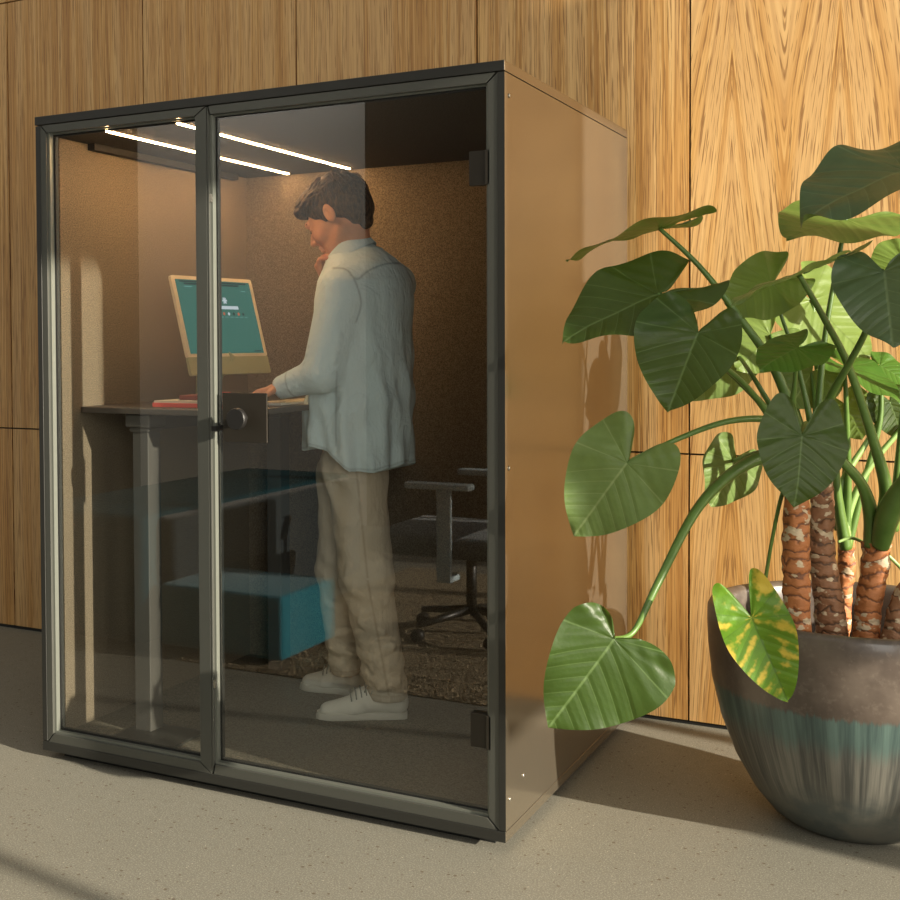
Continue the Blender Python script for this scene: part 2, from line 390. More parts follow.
# ------------------------------------------------------------------ signed-distance modelling (for the figure)
class SDF:
    def __init__(s, lo, hi, res):
        s.lo = np.array(lo, float); s.res = res; s.n = np.ceil((np.array(hi)-s.lo)/res).astype(int)+1
        s.D = np.full(tuple(s.n), .05, np.float32)
    kr = 1.0
    def region(s, lo, hi):
        a = np.clip(np.floor((np.array(lo)-s.lo)/s.res).astype(int), 0, s.n-1); b = np.clip(np.ceil((np.array(hi)-s.lo)/s.res).astype(int)+1, 1, s.n)
        sl = tuple(slice(i, j) for i, j in zip(a, b))
        ax = [s.lo[i]+np.arange(a[i], b[i])*s.res for i in range(3)]
        X, Y, Z = np.meshgrid(*ax, indexing='ij'); return sl, np.stack((X, Y, Z), -1).astype(np.float32)
    def comb(s, sl, d, k, mode='add'):
        A = s.D[sl]
        if A.size == 0: return
        if mode == 'cut': s.D[sl] = np.maximum(A, -d); return
        if k <= 0: s.D[sl] = np.minimum(A, d); return
        h = np.clip(.5+.5*(A-d)/k, 0, 1); s.D[sl] = A*(1-h)+d*h-k*h*(1-h)
    def cone(s, a, b, ra, rb, k=.015, mode='add', flat=None):
        ra *= s.kr; rb *= s.kr; a = np.array(a, float); b = np.array(b, float); r = max(ra, rb)+k+.01
        sl, P = s.region(np.minimum(a, b)-r, np.maximum(a, b)+r)
        ab = b-a; t = np.clip(((P-a)@ab)/max(ab@ab, 1e-9), 0, 1)
        V = P-(a+t[..., None]*ab)
        if flat is not None:       # flat = (direction, factor): squash along direction
            dr = np.array(flat[0], float); dr /= np.linalg.norm(dr); q = V@dr
            V = V+dr*(q*(1/flat[1]-1))[..., None]
        s.comb(sl, np.linalg.norm(V, axis=-1)-(ra+(rb-ra)*t), k, mode)
    def ell(s, c, rad, axes=None, k=.015, mode='add'):
        c = np.array(c, float); rad = np.array(rad, float)*s.kr; r = rad.max()+k+.01
        sl, P = s.region(c-r, c+r); V = P-c
        if axes is not None: V = V@np.array(axes, float).T
        q = np.linalg.norm(V/rad, axis=-1); g = np.linalg.norm(V/rad**2, axis=-1)
        s.comb(sl, q*(q-1)/np.maximum(g, 1e-6), k, mode)
    def mesh(s, name):
        D = s.D; n = D.shape; ins = D < 0
        c = np.zeros((n[0]-1, n[1]-1, n[2]-1), np.int8)
        for dx in (0, 1):
            for dy in (0, 1):
                for dz in (0, 1): c += ins[dx:n[0]-1+dx, dy:n[1]-1+dy, dz:n[2]-1+dz]
        act = (c > 0) & (c < 8); I = np.argwhere(act)
        idx = -np.ones(act.shape, np.int32); idx[act] = np.arange(len(I))
        acc = np.zeros((len(I), 3)); cnt = np.zeros(len(I))
        cor = [(i, j, k) for i in (0, 1) for j in (0, 1) for k in (0, 1)]
        val = {q: D[I[:, 0]+q[0], I[:, 1]+q[1], I[:, 2]+q[2]] for q in cor}
        for q in cor:
            for ax in range(3):
                if q[ax] == 0:
                    q2 = list(q); q2[ax] = 1; q2 = tuple(q2); a = val[q]; b = val[q2]; m_ = (a < 0) != (b < 0)
                    t = np.where(m_, a/np.where(a == b, 1, a-b), 0)
                    p = np.array(q, float)[None].repeat(len(I), 0); p[:, ax] = t
                    acc[m_] += p[m_]; cnt[m_] += 1
        V = (I+acc/np.maximum(cnt, 1)[:, None])*s.res+s.lo
        F = []
        for ax in range(3):
            o1, o2 = [(1, 2), (2, 0), (0, 1)][ax]
            sh = [slice(1, -1)]*3; sh[ax] = slice(0, -1); 
            A = ins[tuple(slice(1, n[i]-1) if i != ax else slice(0, n[i]-1) for i in range(3))]
            Bq = ins[tuple(slice(1, n[i]-1) if i != ax else slice(1, n[i]) for i in range(3))]
            E = np.argwhere(A != Bq); 
            if not len(E): continue
            sgn = A[A != Bq]
            base = E.copy(); base[:, o1] += 1; base[:, o2] += 1
            def cell(d1, d2):
                q = base.copy(); q[:, o1] -= d1; q[:, o2] -= d2; return idx[q[:, 0], q[:, 1], q[:, 2]]
            quad = np.stack((cell(1, 1), cell(0, 1), cell(0, 0), cell(1, 0)), 1)
            quad[~sgn] = quad[~sgn][:, ::-1]; F.append(quad)
        F = np.concatenate(F); F = F[(F >= 0).all(1)]
        me = bpy.data.meshes.new(name); me.vertices.add(len(V)); me.vertices.foreach_set('co', V.ravel().astype(np.float32))
        me.loops.add(F.size); me.loops.foreach_set('vertex_index', F.ravel().astype(np.int32))
        me.polygons.add(len(F)); me.polygons.foreach_set('loop_start', np.arange(0, F.size, 4, dtype=np.int32)); me.update(calc_edges=True); me.validate()
        return me
def smooth_mod(o, it=4, f=.5):
    md = o.modifiers.new('smooth', 'SMOOTH'); md.iterations = it; md.factor = f

#@@ROOM
# ------------------------------------------------------------------ the room
YW = 1.348
bm = bmesh.new(); seams = [-5.512, -4.694, -3.877, -3.06, -2.243, -1.438, -.621, .197, 1.0145, 1.832, 2.65, 3.467, 4.285, 5.1]
g = .0035
for a, b in zip(seams, seams[1:]):
    for z0, z1 in ((.012, .985), (.985, 3.05), (3.05, 4.3)):
        box(bm, a+g, b-g, YW, YW+.02, z0+g, z1-g)
struct(obj('wall_back', bm, M['wood']))
struct(obj('wall_rear', B(-5.6, 5.2, YW+.02, YW+.08, 0, 4.3), M['gasket']))
struct(obj('floor', B(-7.2, 5.32, -5.1, YW+.08, -.1, 0), M['floor']))
struct(obj('trim_1', B(-5.6, 5.2, YW+.004, YW+.02, 0, .015), M['gasket']))
# opposite side of the room (seen mirrored in the glass)
struct(obj('wall_front', B(-3.02, 5.2, -5.1, -5.0, 0, 4.3), M['darkwall']))
struct(obj('wall_front_pale', B(-5.17, -3.02, -5.1, -5.0, 0, 4.3), M['palewall']))
struct(obj('wall_front_side', B(-7.2, -5.17, -5.1, -5.0, 0, 4.3), M['darkwall']))
# window wall on the sunny side: unseen posts and blocks placed to shape the sun's shadows
xw = 5.2
def yat(y_at_panel): return y_at_panel - (xw)*SLOPE
SLOPE, DROP = .17, .30
bm = bmesh.new()
box(bm, xw, xw+.12, yat(.0), yat(.69), .34+DROP*xw, 4.3)  # block added to keep sun off the upper front of the side panel
box(bm, xw, xw+.12, yat(.54), yat(.69), 0, .34+DROP*xw)
box(bm, xw, xw+.12, yat(1.24)+.02, yat(1.24)+.09, 0, 4.3)  # post added to shade the wall above the booth
box(bm, xw, xw+.12, yat(-.9), yat(-.86), 0, 3.74); box(bm, xw, xw+.12, -2.9, -2.86, 0, 3.74); box(bm, xw, xw+.12, -4.2, -4.1, 0, 3.74)
box(bm, xw, xw+.12, -5.1, .40, 3.74, 6.4); box(bm, xw, xw+.12, .40, YW+.08, 4.26, 4.3)  # tall header added to keep sun off the left of the back wall
box(bm, xw, xw+.12, -5.1, YW+.08, 0, .12)
struct(obj('window_sun_blockers', bm, M['shell']))

#@@BOOTH
# ------------------------------------------------------------------ the booth
W, D, H = 1.654, 1.239, 2.15
booth = empty('phone_booth', (-W/2, D/2, 0), 'glass fronted office phone booth with dark grey frame and taupe side panel', 'phone booth')
ti = .055
bm = B(-.02, 0, .0, D, .06, H-.031)
for f in bm.faces:
    if f.calc_center_median().y < .001: f.material_index = 1
obj('side_panel', bm, [M['panel'], M['shell']], booth)
obj('side_panel', B(-W, -W+.02, .0, D, .06, H-.031), M['shell'], booth, bevel=.0015)
obj('back_panel', B(-W+.02, -.02, D-.03, D, .06, H-.03), M['shell'], booth)
bm = B(-W-.002, 0, -.001, D, H-.028, H)
for f in bm.faces:
    if f.calc_center_median().x > -.001: f.material_index = 1
obj('roof_panel', bm, [M['shell'], M['panel']], booth, bevel=.0015)
bm = B(-W, 0, -.001, D, .028, .058)
for f in bm.faces:
    if f.calc_center_median().x > -.001: f.material_index = 1
obj('base_panel', bm, [M['shell'], M['panel']], booth, bevel=.0015)
obj('plinth', B(-W+.05, -.05, .05, D-.04, 0, .028), M['gasket'], booth)
# front frame ring
x0, x1, zt, zb = -W+.02, -.02, H-.03, .058
fw = .034
bm = bmesh.new()
def frame_ring(bm, xa, xb, za, zb_, w, y0, y1):
    wl, wr, wb, wt = w; o = [(xa, za), (xb, za), (xb, zb_), (xa, zb_)]; i = [(xa+wl, za+wb), (xb-wr, za+wb), (xb-wr, zb_-wt), (xa+wl, zb_-wt)]
    for k in range(4):
        k2 = (k+1) % 4; e = .0006
        q = [o[k], o[k2], i[k2], i[k]]
        cx = sum(p[0] for p in q)/4; cz = sum(p[1] for p in q)/4
        q = [(p[0]+(cx-p[0])*e/.05, p[1]+(cz-p[1])*e/.5) for p in q]
        f = [bm.verts.new((p[0], y0, p[1])) for p in q]; b = [bm.verts.new((p[0], y1, p[1])) for p in q]
        bm.faces.new(f); bm.faces.new(b[::-1])
        for j in range(4): bm.faces.new((f[j], b[j], b[(j+1) % 4], f[(j+1) % 4]))
frame_ring(bm, x0, -.968, zb, zt, (.024, .042, .030, .026), .002, .05)
frame_ring(bm, -.966, x1, zb, zt, (.006, .030, .030, .026), .002, .05)
obj('frame', bm, M['frame'], booth, bevel=.0008)
# glazing beads (lighter reveals)
OP = [(x0+.024, -.968-.042, zb+.030, zt-.026), (-.960, x1-.030, zb+.030, zt-.026)]
for xa, xb, za, zb_ in OP:
    bm = bmesh.new(); w = .007
    box(bm, xa, xa+w, .012, .048, za, zb_); box(bm, xb-w, xb, .012, .048, za, zb_)
    box(bm, xa+w, xb-w, .02, .048, zb_-.004, zb_); box(bm, xa+w, xb-w, .012, .048, za, za+w)
    obj('glazing_bead', bm, M['bead'], booth)
for xa, xb, za, zb_ in OP:
    bm = bmesh.new(); w = .0135
    box(bm, xa+.007, xa+w, .030, .046, za+.007, zb_-.004); box(bm, xb-w, xb-.007, .030, .046, za+.007, zb_-.004); box(bm, xa+w, xb-w, .030, .046, zb_-.010, zb_-.004); box(bm, xa+w, xb-w, .030, .046, za+.007, za+w)
    obj('gasket', bm, M['gasket'], booth)
def pane(name, q, y, par):
    xa, xb, za, zb_ = q; xa += .013; xb -= .013; za += .013; zb_ -= .009
    bm = bmesh.new(); vs = [bm.verts.new(p) for p in ((xa, y, za), (xb, y, za), (xb, y, zb_), (xa, y, zb_))]; bm.faces.new(vs)
    return obj(name, bm, M['glass'], par)
pane('fixed_pane', OP[0], .032, booth)
door = pane('glass_door', OP[1], .028, booth)
# hinges, handle, lock studs (children of the door)
def sub(name, bm, mat, par, root, **k):
    o = obj(name, bm, mat, None, **k); o.parent = par; o.matrix_parent_inverse = par.matrix_world.inverted() if False else Matrix.Translation(-Vector(root.location)); return o
def child(name, bm, mat, par, **k):
    o = obj(name, bm, mat, None, **k); bpy.context.view_layer.update(); o.parent = par; o.matrix_parent_inverse = par.matrix_world.inverted(); return o
for hz in (1.868, .322):
    bm = B(-.108, -.048, .012, .027, hz-.047, hz+.047); box(bm, -.058, -.044, .002, .03, hz-.047, hz+.047)
    child('hinge', bm, M['handle'], door, bevel=.001)
bm = B(-.930, -.770, .0215, .0275, 1.092, 1.243)
pl = child('pull_plate', bm, M['handle'], door, bevel=.001)
bm = bmesh.new(); lathe(bm, [(0, 0), (.0135, 0), (.0135, .028), (.031, .030), (.033, .033), (.033, .046), (.031, .049), (0, .049)], 40)
bmesh.ops.rotate(bm, verts=bm.verts, matrix=Matrix.Rotation(PI/2, 3, 'X')); bmesh.ops.translate(bm, verts=bm.verts, vec=(-.852, .0215, 1.166))
child('knob', bm, M['black'], pl, auto=.6)
bm = bmesh.new()
for z in (1.84, .34):
    bm = bmesh.new(); box(bm, -.960, -.955, .004, .016, z-.012, z+.012); box(bm, -.962, -.952, .003, .010, z-.004, z+.004); obj('lock_stud', bm, M['screw'], booth)
obj('latch', B(-.960, -.945, .004, .03, 1.125, 1.14), M['black'], booth)
for (y, z) in ((.035, 2.06), (.03, 1.05), (.03, .14), (.14, .17), (1.1, .17), (.62, .17), (1.2, 1.05)):
    bm = bmesh.new(); lathe(bm, [(0, 0), (.006, 0), (.006, .0015), (.004, .003), (0, .003)], 12)
    bmesh.ops.rotate(bm, verts=bm.verts, matrix=Matrix.Rotation(PI/2, 3, 'Y')); bmesh.ops.translate(bm, verts=bm.verts, vec=(0, y, z))
    obj('bolt', bm, M['screw'], booth, smooth=True)
# interior lining
IX0, IX1, IY1, IZ1 = -1.6, -.055, 1.205, 2.085
obj('felt_lining', B(-W+.02, IX0, .055, D-.03, .08, H-.03), M['felt'], booth)
obj('felt_lining', B(IX1, -.02, .055, D-.03, .08, H-.03), M['felt'], booth)
obj('felt_lining', B(IX0, IX1, IY1, D-.03, .08, H-.03), M['felt'], booth)
obj('ceiling_panel', B(IX0, IX1, .05, IY1, IZ1, H-.03), M['ceil'], booth)
obj('carpet', B(IX0, IX1, .052, IY1, .058, .08), M['carpet'], booth)
for xa in (-1.376, -1.094):
    obj('light_strip', B(xa-.0055, xa+.0055, .03, 1.17, IZ1-.004, IZ1+.001), M['led'], booth)
obj('vent_slot', B(IX0-.002, IX0+.03, .2, 1.1, IZ1-.022, IZ1), M['gasket'], booth)

#@@DESK
# ------------------------------------------------------------------ desk and what stands on it
DT = 1.18
desk = empty('standing_desk', (-1.28, .65, .08), 'narrow standing desk with dark top and grey columns inside the booth', 'desk')
bm = bmesh.new(); rounded_plate(bm, -1.598, -.935, .128, 1.19, DT-.02, DT, .03)
obj('tabletop', bm, M['desk'], desk, bevel=.003)
for y in (.20, 1.05):
    lg = obj('leg', B(-1.392, -1.327, y-.035, y+.035, .088, DT-.075), M['deskleg'], desk, bevel=.003)
    obj('foot_plate', B(-1.42, -1.17, y-.13 if y < .5 else y-.08, y+.06, .08, .088), M['shell'], desk, bevel=.002)
    bm = B(-1.412, -1.31, y-.05, y+.05, DT-.066, DT-.021); box(bm, -1.402, -1.318, y-.042, y+.042, DT-.082, DT-.066)
    br = obj('bracket', bm, M['deskleg'], desk, bevel=.006)
obj('crossbeam', B(-1.39, -1.36, .25, 1.0, DT-.08, DT-.04), M['deskleg'], desk)

# computer
cw, chh, mx_, my_, mz_, tl, yw_ = .442, .367, -1.273, .60, 1.283, .269, -.122
comp = empty('desktop_computer', (-1.32, .6, DT), 'all in one desktop computer with teal screen tilted back on the desk', 'computer')
nrm = Vector((math.cos(yw_), math.sin(yw_), 0)); sd = Vector((-math.sin(yw_), math.cos(yw_), 0)); upv = Vector((0, 0, 1))*math.cos(tl)-nrm*math.sin(tl); nn = sd.cross(upv)
MM = Matrix(((sd.x, upv.x, nn.x, mx_), (sd.y, upv.y, nn.y, my_), (sd.z, upv.z, nn.z, mz_), (0, 0, 0, 1)))
def P3(x0, x1, y0, y1, z0, z1): return B(x0, x1, y0, y1, z0, z1, mat=MM)
hw = cw/2
bm = bmesh.new(); rounded_plate(bm, -hw, hw, .066, chh, -.012, 0, .008); bmesh.ops.transform(bm, matrix=MM, verts=bm.verts)
obj('bezel', bm, M['cream'], comp)
bm = bmesh.new(); rounded_plate(bm, -hw, hw, 0, .066, -.012, 0, .006); bmesh.ops.transform(bm, matrix=MM, verts=bm.verts)
obj('chin', bm, M['chin'], comp)
def screen_mat():
    m = NT('screen'); e = m.n('ShaderNodeEmission'); nz = m.noise(m.pos(), 3, 1)
    m.l(m.mix(nz, (.040, .155, .125), (.048, .175, .140)), e.inputs[0]); e.inputs[1].default_value = .9; m.l(e.outputs[0], m.out.inputs[0]); return m.m
sx, sy0, sy1 = hw-.018, .078, chh-.014
scr = obj('screen', P3(-sx, sx, sy0, sy1, 0, .0008), screen_mat(), comp)
EM = {'dark': emis_mat('ui_dark', (.015, .03, .028), 1), 'lite': emis_mat('ui_light', (.55, .62, .68), 1), 'or': emis_mat('ui_orange', (.5, .12, .06), 1), 'dim': emis_mat('ui_dim', (.16, .36, .34), 1)}
def ui(name, rects, mat, z=.0012):
    bm = bmesh.new()
    for (a, b, c, d) in rects: box(bm, -sx+a*2*sx, -sx+b*2*sx, sy0+c*(sy1-sy0), sy0+d*(sy1-sy0), .0008, z, mat=MM)
    child(name, bm, mat, scr)
ui('menu_bar', [(.05, .95, .965, .985)] + [(.1, .84, .932, .955)], EM['dark'])
ui('search_field', [(.42, .77, .61, .655)], EM['lite'])
ui('window_title', [(.1, .2, .90, .912)], EM['dim']); ui('account_link', [(.86, .92, .865, .875)], EM['dim'])
for i, a in enumerate((.44, .50, .56, .62, .68, .74, .80)):
    bm = bmesh.new(); 
    c = MM @ Vector((-sx+a*1.12*2*sx-.03, sy0+.545*(sy1-sy0), .0008))
    bmesh.ops.create_circle(bm, cap_ends=True, segments=14, radius=.006, matrix=Matrix.Translation(c+nn*.0006) @ MM.to_3x3().to_4x4())
    child('shortcut_icon', bm, EM[['dark', 'or', 'or', 'lite', 'dark', 'or', 'dark'][i]] if a*1.12 < .86 else EM['dark'], scr)
ui('shortcut_caption', [(a*1.12-.022-.04, a*1.12+.02-.04, .495, .503) for a in (.44, .50, .56, .62, .68, .74, .80)], EM['dim'])
ui('corner_tag', [(.87, .97, .02, .035)], EM['dark'])
bm = bmesh.new()
for k in range(3):
    a = PI*k/3; c = MM @ Vector((-sx+.60*2*sx, sy0+.73*(sy1-sy0), .001))
    mt = Matrix.Translation(c) @ MM.to_3x3().to_4x4() @ Matrix.Rotation(a, 4, 'Z')
    box(bm, -.013, .013, -.003, .003, -.0003, .0004, mat=mt)
child('page_emblem', bm, EM['lite'], scr)
# stand
base = Vector((mx_-.10, my_, DT))
bm = bmesh.new(); m0 = MM @ Vector((0, .10, -.013)); 
fr = Matrix(((sd.x, nrm.x, 0, 0), (sd.y, nrm.y, 0, 0), (0, 0, 1, 0), (0, 0, 0, 1)))
tube(bm, [m0, base+Vector((-.01, 0, .09)), base+Vector((-.005, 0, .006))], [.05, .055, .06], seg=4, flat=.12)
obj('stand_neck', bm, M['chin'], comp)
obj('stand_foot', B(-.07, .07, -.065, .085, 0, .006, mat=Matrix.Translation(base) @ fr), M['chin'], comp, bevel=.002)

# books and folders at the front left of the desk
def slab(name, lx, ly, h, z, mat, px, py, rot, label, cat, pages=None):
    root = empty(name, (px, py, z), label, cat); m4 = Matrix.Translation((px, py, z)) @ Matrix.Rotation(rot, 4, 'Z')
    obj('cover', B(-lx/2, lx/2, -ly/2, ly/2, 0, h*.68 if pages else h, mat=m4), mat, root, bevel=.002)
    if pages: obj('pages', B(-lx/2+.006, lx/2-.004, -ly/2+.004, ly/2-.004, h*.68, h, mat=m4), pages, root)
    return root
slab('folder', .30, .22, .022, DT, M['red'], -1.20, .33, .0, 'coral red folder lying at the front of the dark desk top', 'folder', M['paper'])
slab('notebook', .23, .15, .016, DT+.0225, M['redbrown'], -1.17, .36, .05, 'maroon notebook lying on the coral red folder', 'notebook')
o = tag(obj('pen', T_([(-1.24, .34, DT+.0445), (-1.12, .35, DT+.0445)], .005), M['red'], smooth=True), 'red pen lying on the maroon notebook', 'pen')
kb = empty('keyboard', (-1.04, .62, DT), 'slim pale keyboard under the left hand on the desk', 'keyboard')
obj('keyboard_base', B(-1.09, -.985, .46, .82, DT, DT+.008), M['white'], kb, bevel=.002)
bm = bmesh.new()
for i in range(5):
    for j in range(16): box(bm, -1.085+i*.02, -1.085+i*.02+.016, .467+j*.022, .467+j*.022+.018, DT+.008, DT+.011)
obj('keys', bm, M['cream'], kb)

#@@PERSON
# ------------------------------------------------------------------ the man
man = empty('person', (-.86, .75, .08), 'standing man in pale blue shirt, beige chinos and white sneakers, hand at chin', 'person')
TD = 4.27
A = lambda u, v, d: np.array(at(u, v, d))
vR = np.array(CR); vF = np.array(CF); vU = np.array((0, 0, 1.))
hf = -vR*.885 + vF*.465; hf[2] = 0; hf /= np.linalg.norm(hf)          # face direction (horizontal)
hs = np.cross(hf, vU)                                                # his right-hand side
tilt = .55; KH = 1.13
hfw = hf*math.cos(tilt)-vU*math.sin(tilt); hup = vU*math.cos(tilt)+hf*math.sin(tilt)
HC = A(336, 211, TD)
def hp(f, r, u): return HC + (hfw*f + hs*r + hup*u)*KH
axes = np.array([hfw, hs, hup])
s = SDF((-1.35, .2, .06), (-.35, 1.25, 2.03), .0036)
S1 = s
# cranium, face, jaw
s.kr = KH
s.ell(hp(-.012, 0, .012), (.100, .076, .088), axes, 0)
s.ell(hp(.030, 0, -.035), (.076, .064, .080), axes, .02)
s.cone(hp(.055, -.020, -.098), hp(.055, .020, -.098), .024, .024, .02)
s.cone(hp(.065, 0, -.108), hp(.092, 0, -.112), .020, .016, .02)      # chin
s.cone(hp(-.01, .052, -.075), hp(.045, .028, -.105), .018, .02, .02); s.cone(hp(-.01, -.052, -.075), hp(.045, -.028, -.105), .018, .02, .02)
s.cone(hp(.093, -.03, .006), hp(.093, .03, .006), .012, .012, .012)  # brow
s.cone(hp(.100, 0, -.008), hp(.122, 0, -.043), .008, .0100, .008)    # nose
s.cone(hp(.110, -.010, -.049), hp(.110, .010, -.049), .008, .008, .006)
s.cone(hp(.100, -.017, -.074), hp(.100, .017, -.074), .0065, .0065, .004)
s.cone(hp(.098, -.015, -.085), hp(.098, .015, -.085), .007, .007, .004)
for q in (-1, 1):
    s.ell(hp(.092, q*.031, -.016), (.012, .014, .010), axes, .006, 'cut')
    s.ell(hp(.084, q*.031, -.016), (.0125, .0125, .0115), axes, .002)
    s.ell(hp(.055, q*.042, -.05), (.03, .018, .024), axes, .015)     # cheek
    s.ell(hp(-.008, q*.078, -.022), (.019, .007, .033), axes, .006)  # ear
    s.ell(hp(-.002, q*.0850, -.020), (.010, .0060, .019), axes, 0, 'cut')
# neck
s.kr = 1.0
NB = A(351, 254, TD+.01)
s.cone(hp(-.035, 0, -.05), NB, .056, .062, .03)
s.cone(hp(-.045, 0, -.03), NB, .052, .060, .03)
# joints
LS = A(340, 288, TD-.17); LE = A(321, 374, TD-.20); LW = A(286, 391, TD-.13)
RS = A(396, 284, TD+.16); RE = A(345, 350, TD+.24); RW = A(330, 290, TD+.03)
CH = A(366, 300, TD); PE = A(357, 440, TD+.02)
# torso and limbs below the clothes keep the body one figure
s.cone(NB, CH, .06, .12, .05); s.cone(CH, PE, .115, .115, .05)
s.cone(LS, RS, .045, .045, .05)
s.cone(LS, LE, .042, .036, .03); s.cone(LE, LW, .034, .024, .02)
s.cone(RS, RE, .042, .036, .03); s.cone(RE, RW, .034, .024, .02)
nearHip, nearKnee, nearAnk = A(355, 470, TD-.04), A(366, 575, TD-.06), A(387, 690, TD-.05)
farHip, farKnee, farAnk = A(348, 470, TD+.10), A(340, 565, TD+.14), A(345, 664, TD+.19)
for h_, k_, a_ in ((nearHip, nearKnee, nearAnk), (farHip, farKnee, farAnk)):
    s.cone(PE, h_, .10, .085, .05); s.cone(h_, k_, .08, .055, .03); s.cone(k_, a_, .05, .035, .03)
    a0 = np.array(on(393, 714, 2, .082)) if a_ is nearAnk else np.array(on(358, 692, 2, .082)); a0[2] = .135; a1 = a_*.5+a0*.5; s.cone(a1, a0, .026, .026, .02)
# hands
def hand(s, wrist, fwd, nrm_, thumb_side, curl, kn=.0, scale=1.0, elbow=None):
    fwd = np.array(fwd, float); fwd /= np.linalg.norm(fwd); n = np.array(nrm_, float); n -= fwd*(n@fwd); n /= np.linalg.norm(n)
    t = np.cross(n, fwd)*thumb_side           # towards the thumb
    pc = wrist+fwd*.045*scale
    s.cone(wrist, wrist+fwd*.03, .024, .026, .012, flat=(n, .7))
    for q in (-.026, -.009, .009, .026): s.cone(wrist+fwd*.02+t*q*.6, wrist+fwd*.085*scale+t*q, .013, .0115, .008)
    for i, (q, L) in enumerate(((.029, .070), (.010, .080), (-.010, .075), (-.029, .058))):
        p = wrist+fwd*.088*scale+t*q; d = fwd+t*q*2.5; d /= np.linalg.norm(d); ang = 0; r = .0093
        for j, fr_ in enumerate((.45, .30, .25)):
            ang += curl*(1, 1, .7)[j]*(1+.12*i)
            dd = d*math.cos(ang)-n*math.sin(ang); p2 = p+dd*L*fr_*scale
            s.cone(p, p2, r, r-.0009, .003); p = p2; r -= .0009
    p = wrist+fwd*.025+t*.024
    d1 = fwd*.62+t*.72-n*.25; d1 /= np.linalg.norm(d1); p2 = p+d1*.042; s.cone(p, p2, .0125, .0105, .006)
    d2 = fwd*.9+t*.3-n*.3; d2 /= np.linalg.norm(d2); p3 = p2+d2*.032; s.cone(p2, p3, .0102, .0095, .003); s.cone(p3, p3+d2*.022, .0095, .0078, .003)
HW = np.array(on(284, 394, 2, DT+.042)); HT = np.array(on(263, 394, 2, DT+.03))
LW = HW + (HW-HT)/np.linalg.norm(HW-HT)*.012
hd = A(262, 396, TD-.13)-A(284, 392, TD-.13); hd[2] = 0
HWp = A(282, 389, TD-.13); HWp[2] = DT+.062
hand(s, HWp, hd+np.array([0, 0, -.016]), (0, 0, 1), 1, .30)
LW = HWp
# right hand: loose fist against the chin
FW = A(328, 284, TD+.02); fd = A(318, 262, TD)-FW
hand(s, FW, fd, vR*-.9+vF*.2, -1, .85, scale=.9)
me = s.mesh('person_body')
body = link('body', me, M['skin'], None, True); smooth_mod(body, 2)
body.parent = man; body.matrix_parent_inverse = Matrix.Translation(-Vector(man.location))
def man_part(name, sdf, mat, it=3):
    o = link(name, sdf.mesh(name), mat, man, True); smooth_mod(o, it); return o

# hair
s = SDF(HC-.18, HC+.18, .003); s.kr = KH
s.ell(hp(-.016, 0, .020), (.108, .084, .094), axes, 0)
s.ell(hp(.045, 0, .075), (.062, .062, .034), axes, .02)
s.ell(hp(.094, -.012, .056), (.026, .05, .022), axes, .015)
s.cone(hp(-.07, -.03, -.03), hp(-.065, .03, -.03), .045, .045, .02)
s.cone(hp(-.078, 0, -.02), hp(-.062, 0, -.075), .042, .03, .02)
s.cone(hp(.015, -.070, .01), hp(.008, -.073, -.032), .012, .006, .01); s.cone(hp(.015, .070, .01), hp(.008, .073, -.032), .012, .006, .01)
rs = np.random.RandomState(3)
for i in range(90):                                                   # clumps combed forward from the crown
    th = rs.uniform(-1.25, 1.25); f0 = rs.uniform(-.075, .05)
    p0 = hp(f0, math.sin(th)*.078, .02+math.cos(th)*.085); st = hfw*rs.uniform(.03, .055)+hs*(math.sin(th)*.01+rs.normal()*.006)+hup*(-.004+.010*math.cos(th))
    if f0 > 0: st = st-hup*.018
    s.cone(p0, p0+st, .007, .0035, .004)
for i in range(16):
    q = rs.uniform(-.055, .045); p0 = hp(.075+rs.uniform(-.01, .01), q, .066+rs.uniform(-.01, .012)); p1 = p0+hfw*rs.uniform(.020, .034)-hup*rs.uniform(.018, .045)
    s.cone(p0, p1, .010, .0035, .006)
for i in range(26):
    th = rs.uniform(-.9, .9); f0 = rs.uniform(-.03, .085); p0 = hp(f0, math.sin(th)*.06, .075+.03*math.cos(th)-max(0, f0)*.35)
    s.cone(p0, p0+hfw*rs.uniform(-.01, .03)+hs*rs.normal()*.012+hup*rs.uniform(.006, .014), .008, .003, .005)
# clear the face and ears
s.ell(hp(.108, 0, -.045), (.085, .10, .085), axes, 0, 'cut')
s.ell(hp(.030, 0, -.095), (.085, .12, .060), axes, 0, 'cut')
for q in (-1, 1): s.ell(hp(-.008, q*.085, -.024), (.020, .025, .034), axes, 0, 'cut'); s.ell(hp(.026, q*.09, -.072), (.055, .035, .045), axes, 0, 'cut')
for q in (-1, 1):
    s.cone(hp(-.055, q*.050, -.010), hp(-.058, q*.040, -.072), .030, .017, .015); s.cone(hp(-.030, q*.066, -.006), hp(-.034, q*.060, -.040), .014, .010, .012)
    s.cone(hp(.022, q*.071, -.005), hp(.018, q*.070, -.030), .007, .0045, .008)
s.cone(hp(-.078, 0, -.02), hp(-.070, 0, -.085), .034, .022, .02)
hair = man_part('hair', s, M['hair'], 1)
bm = bmesh.new(); rs = np.random.RandomState(11)
def hsurf(f, r, u, k=1.0):
    v = np.array([f+.016, r, u-.020]); q = np.linalg.norm(v/np.array([.108, .084, .094])); return v/q*k+np.array([-.016, 0, .020])
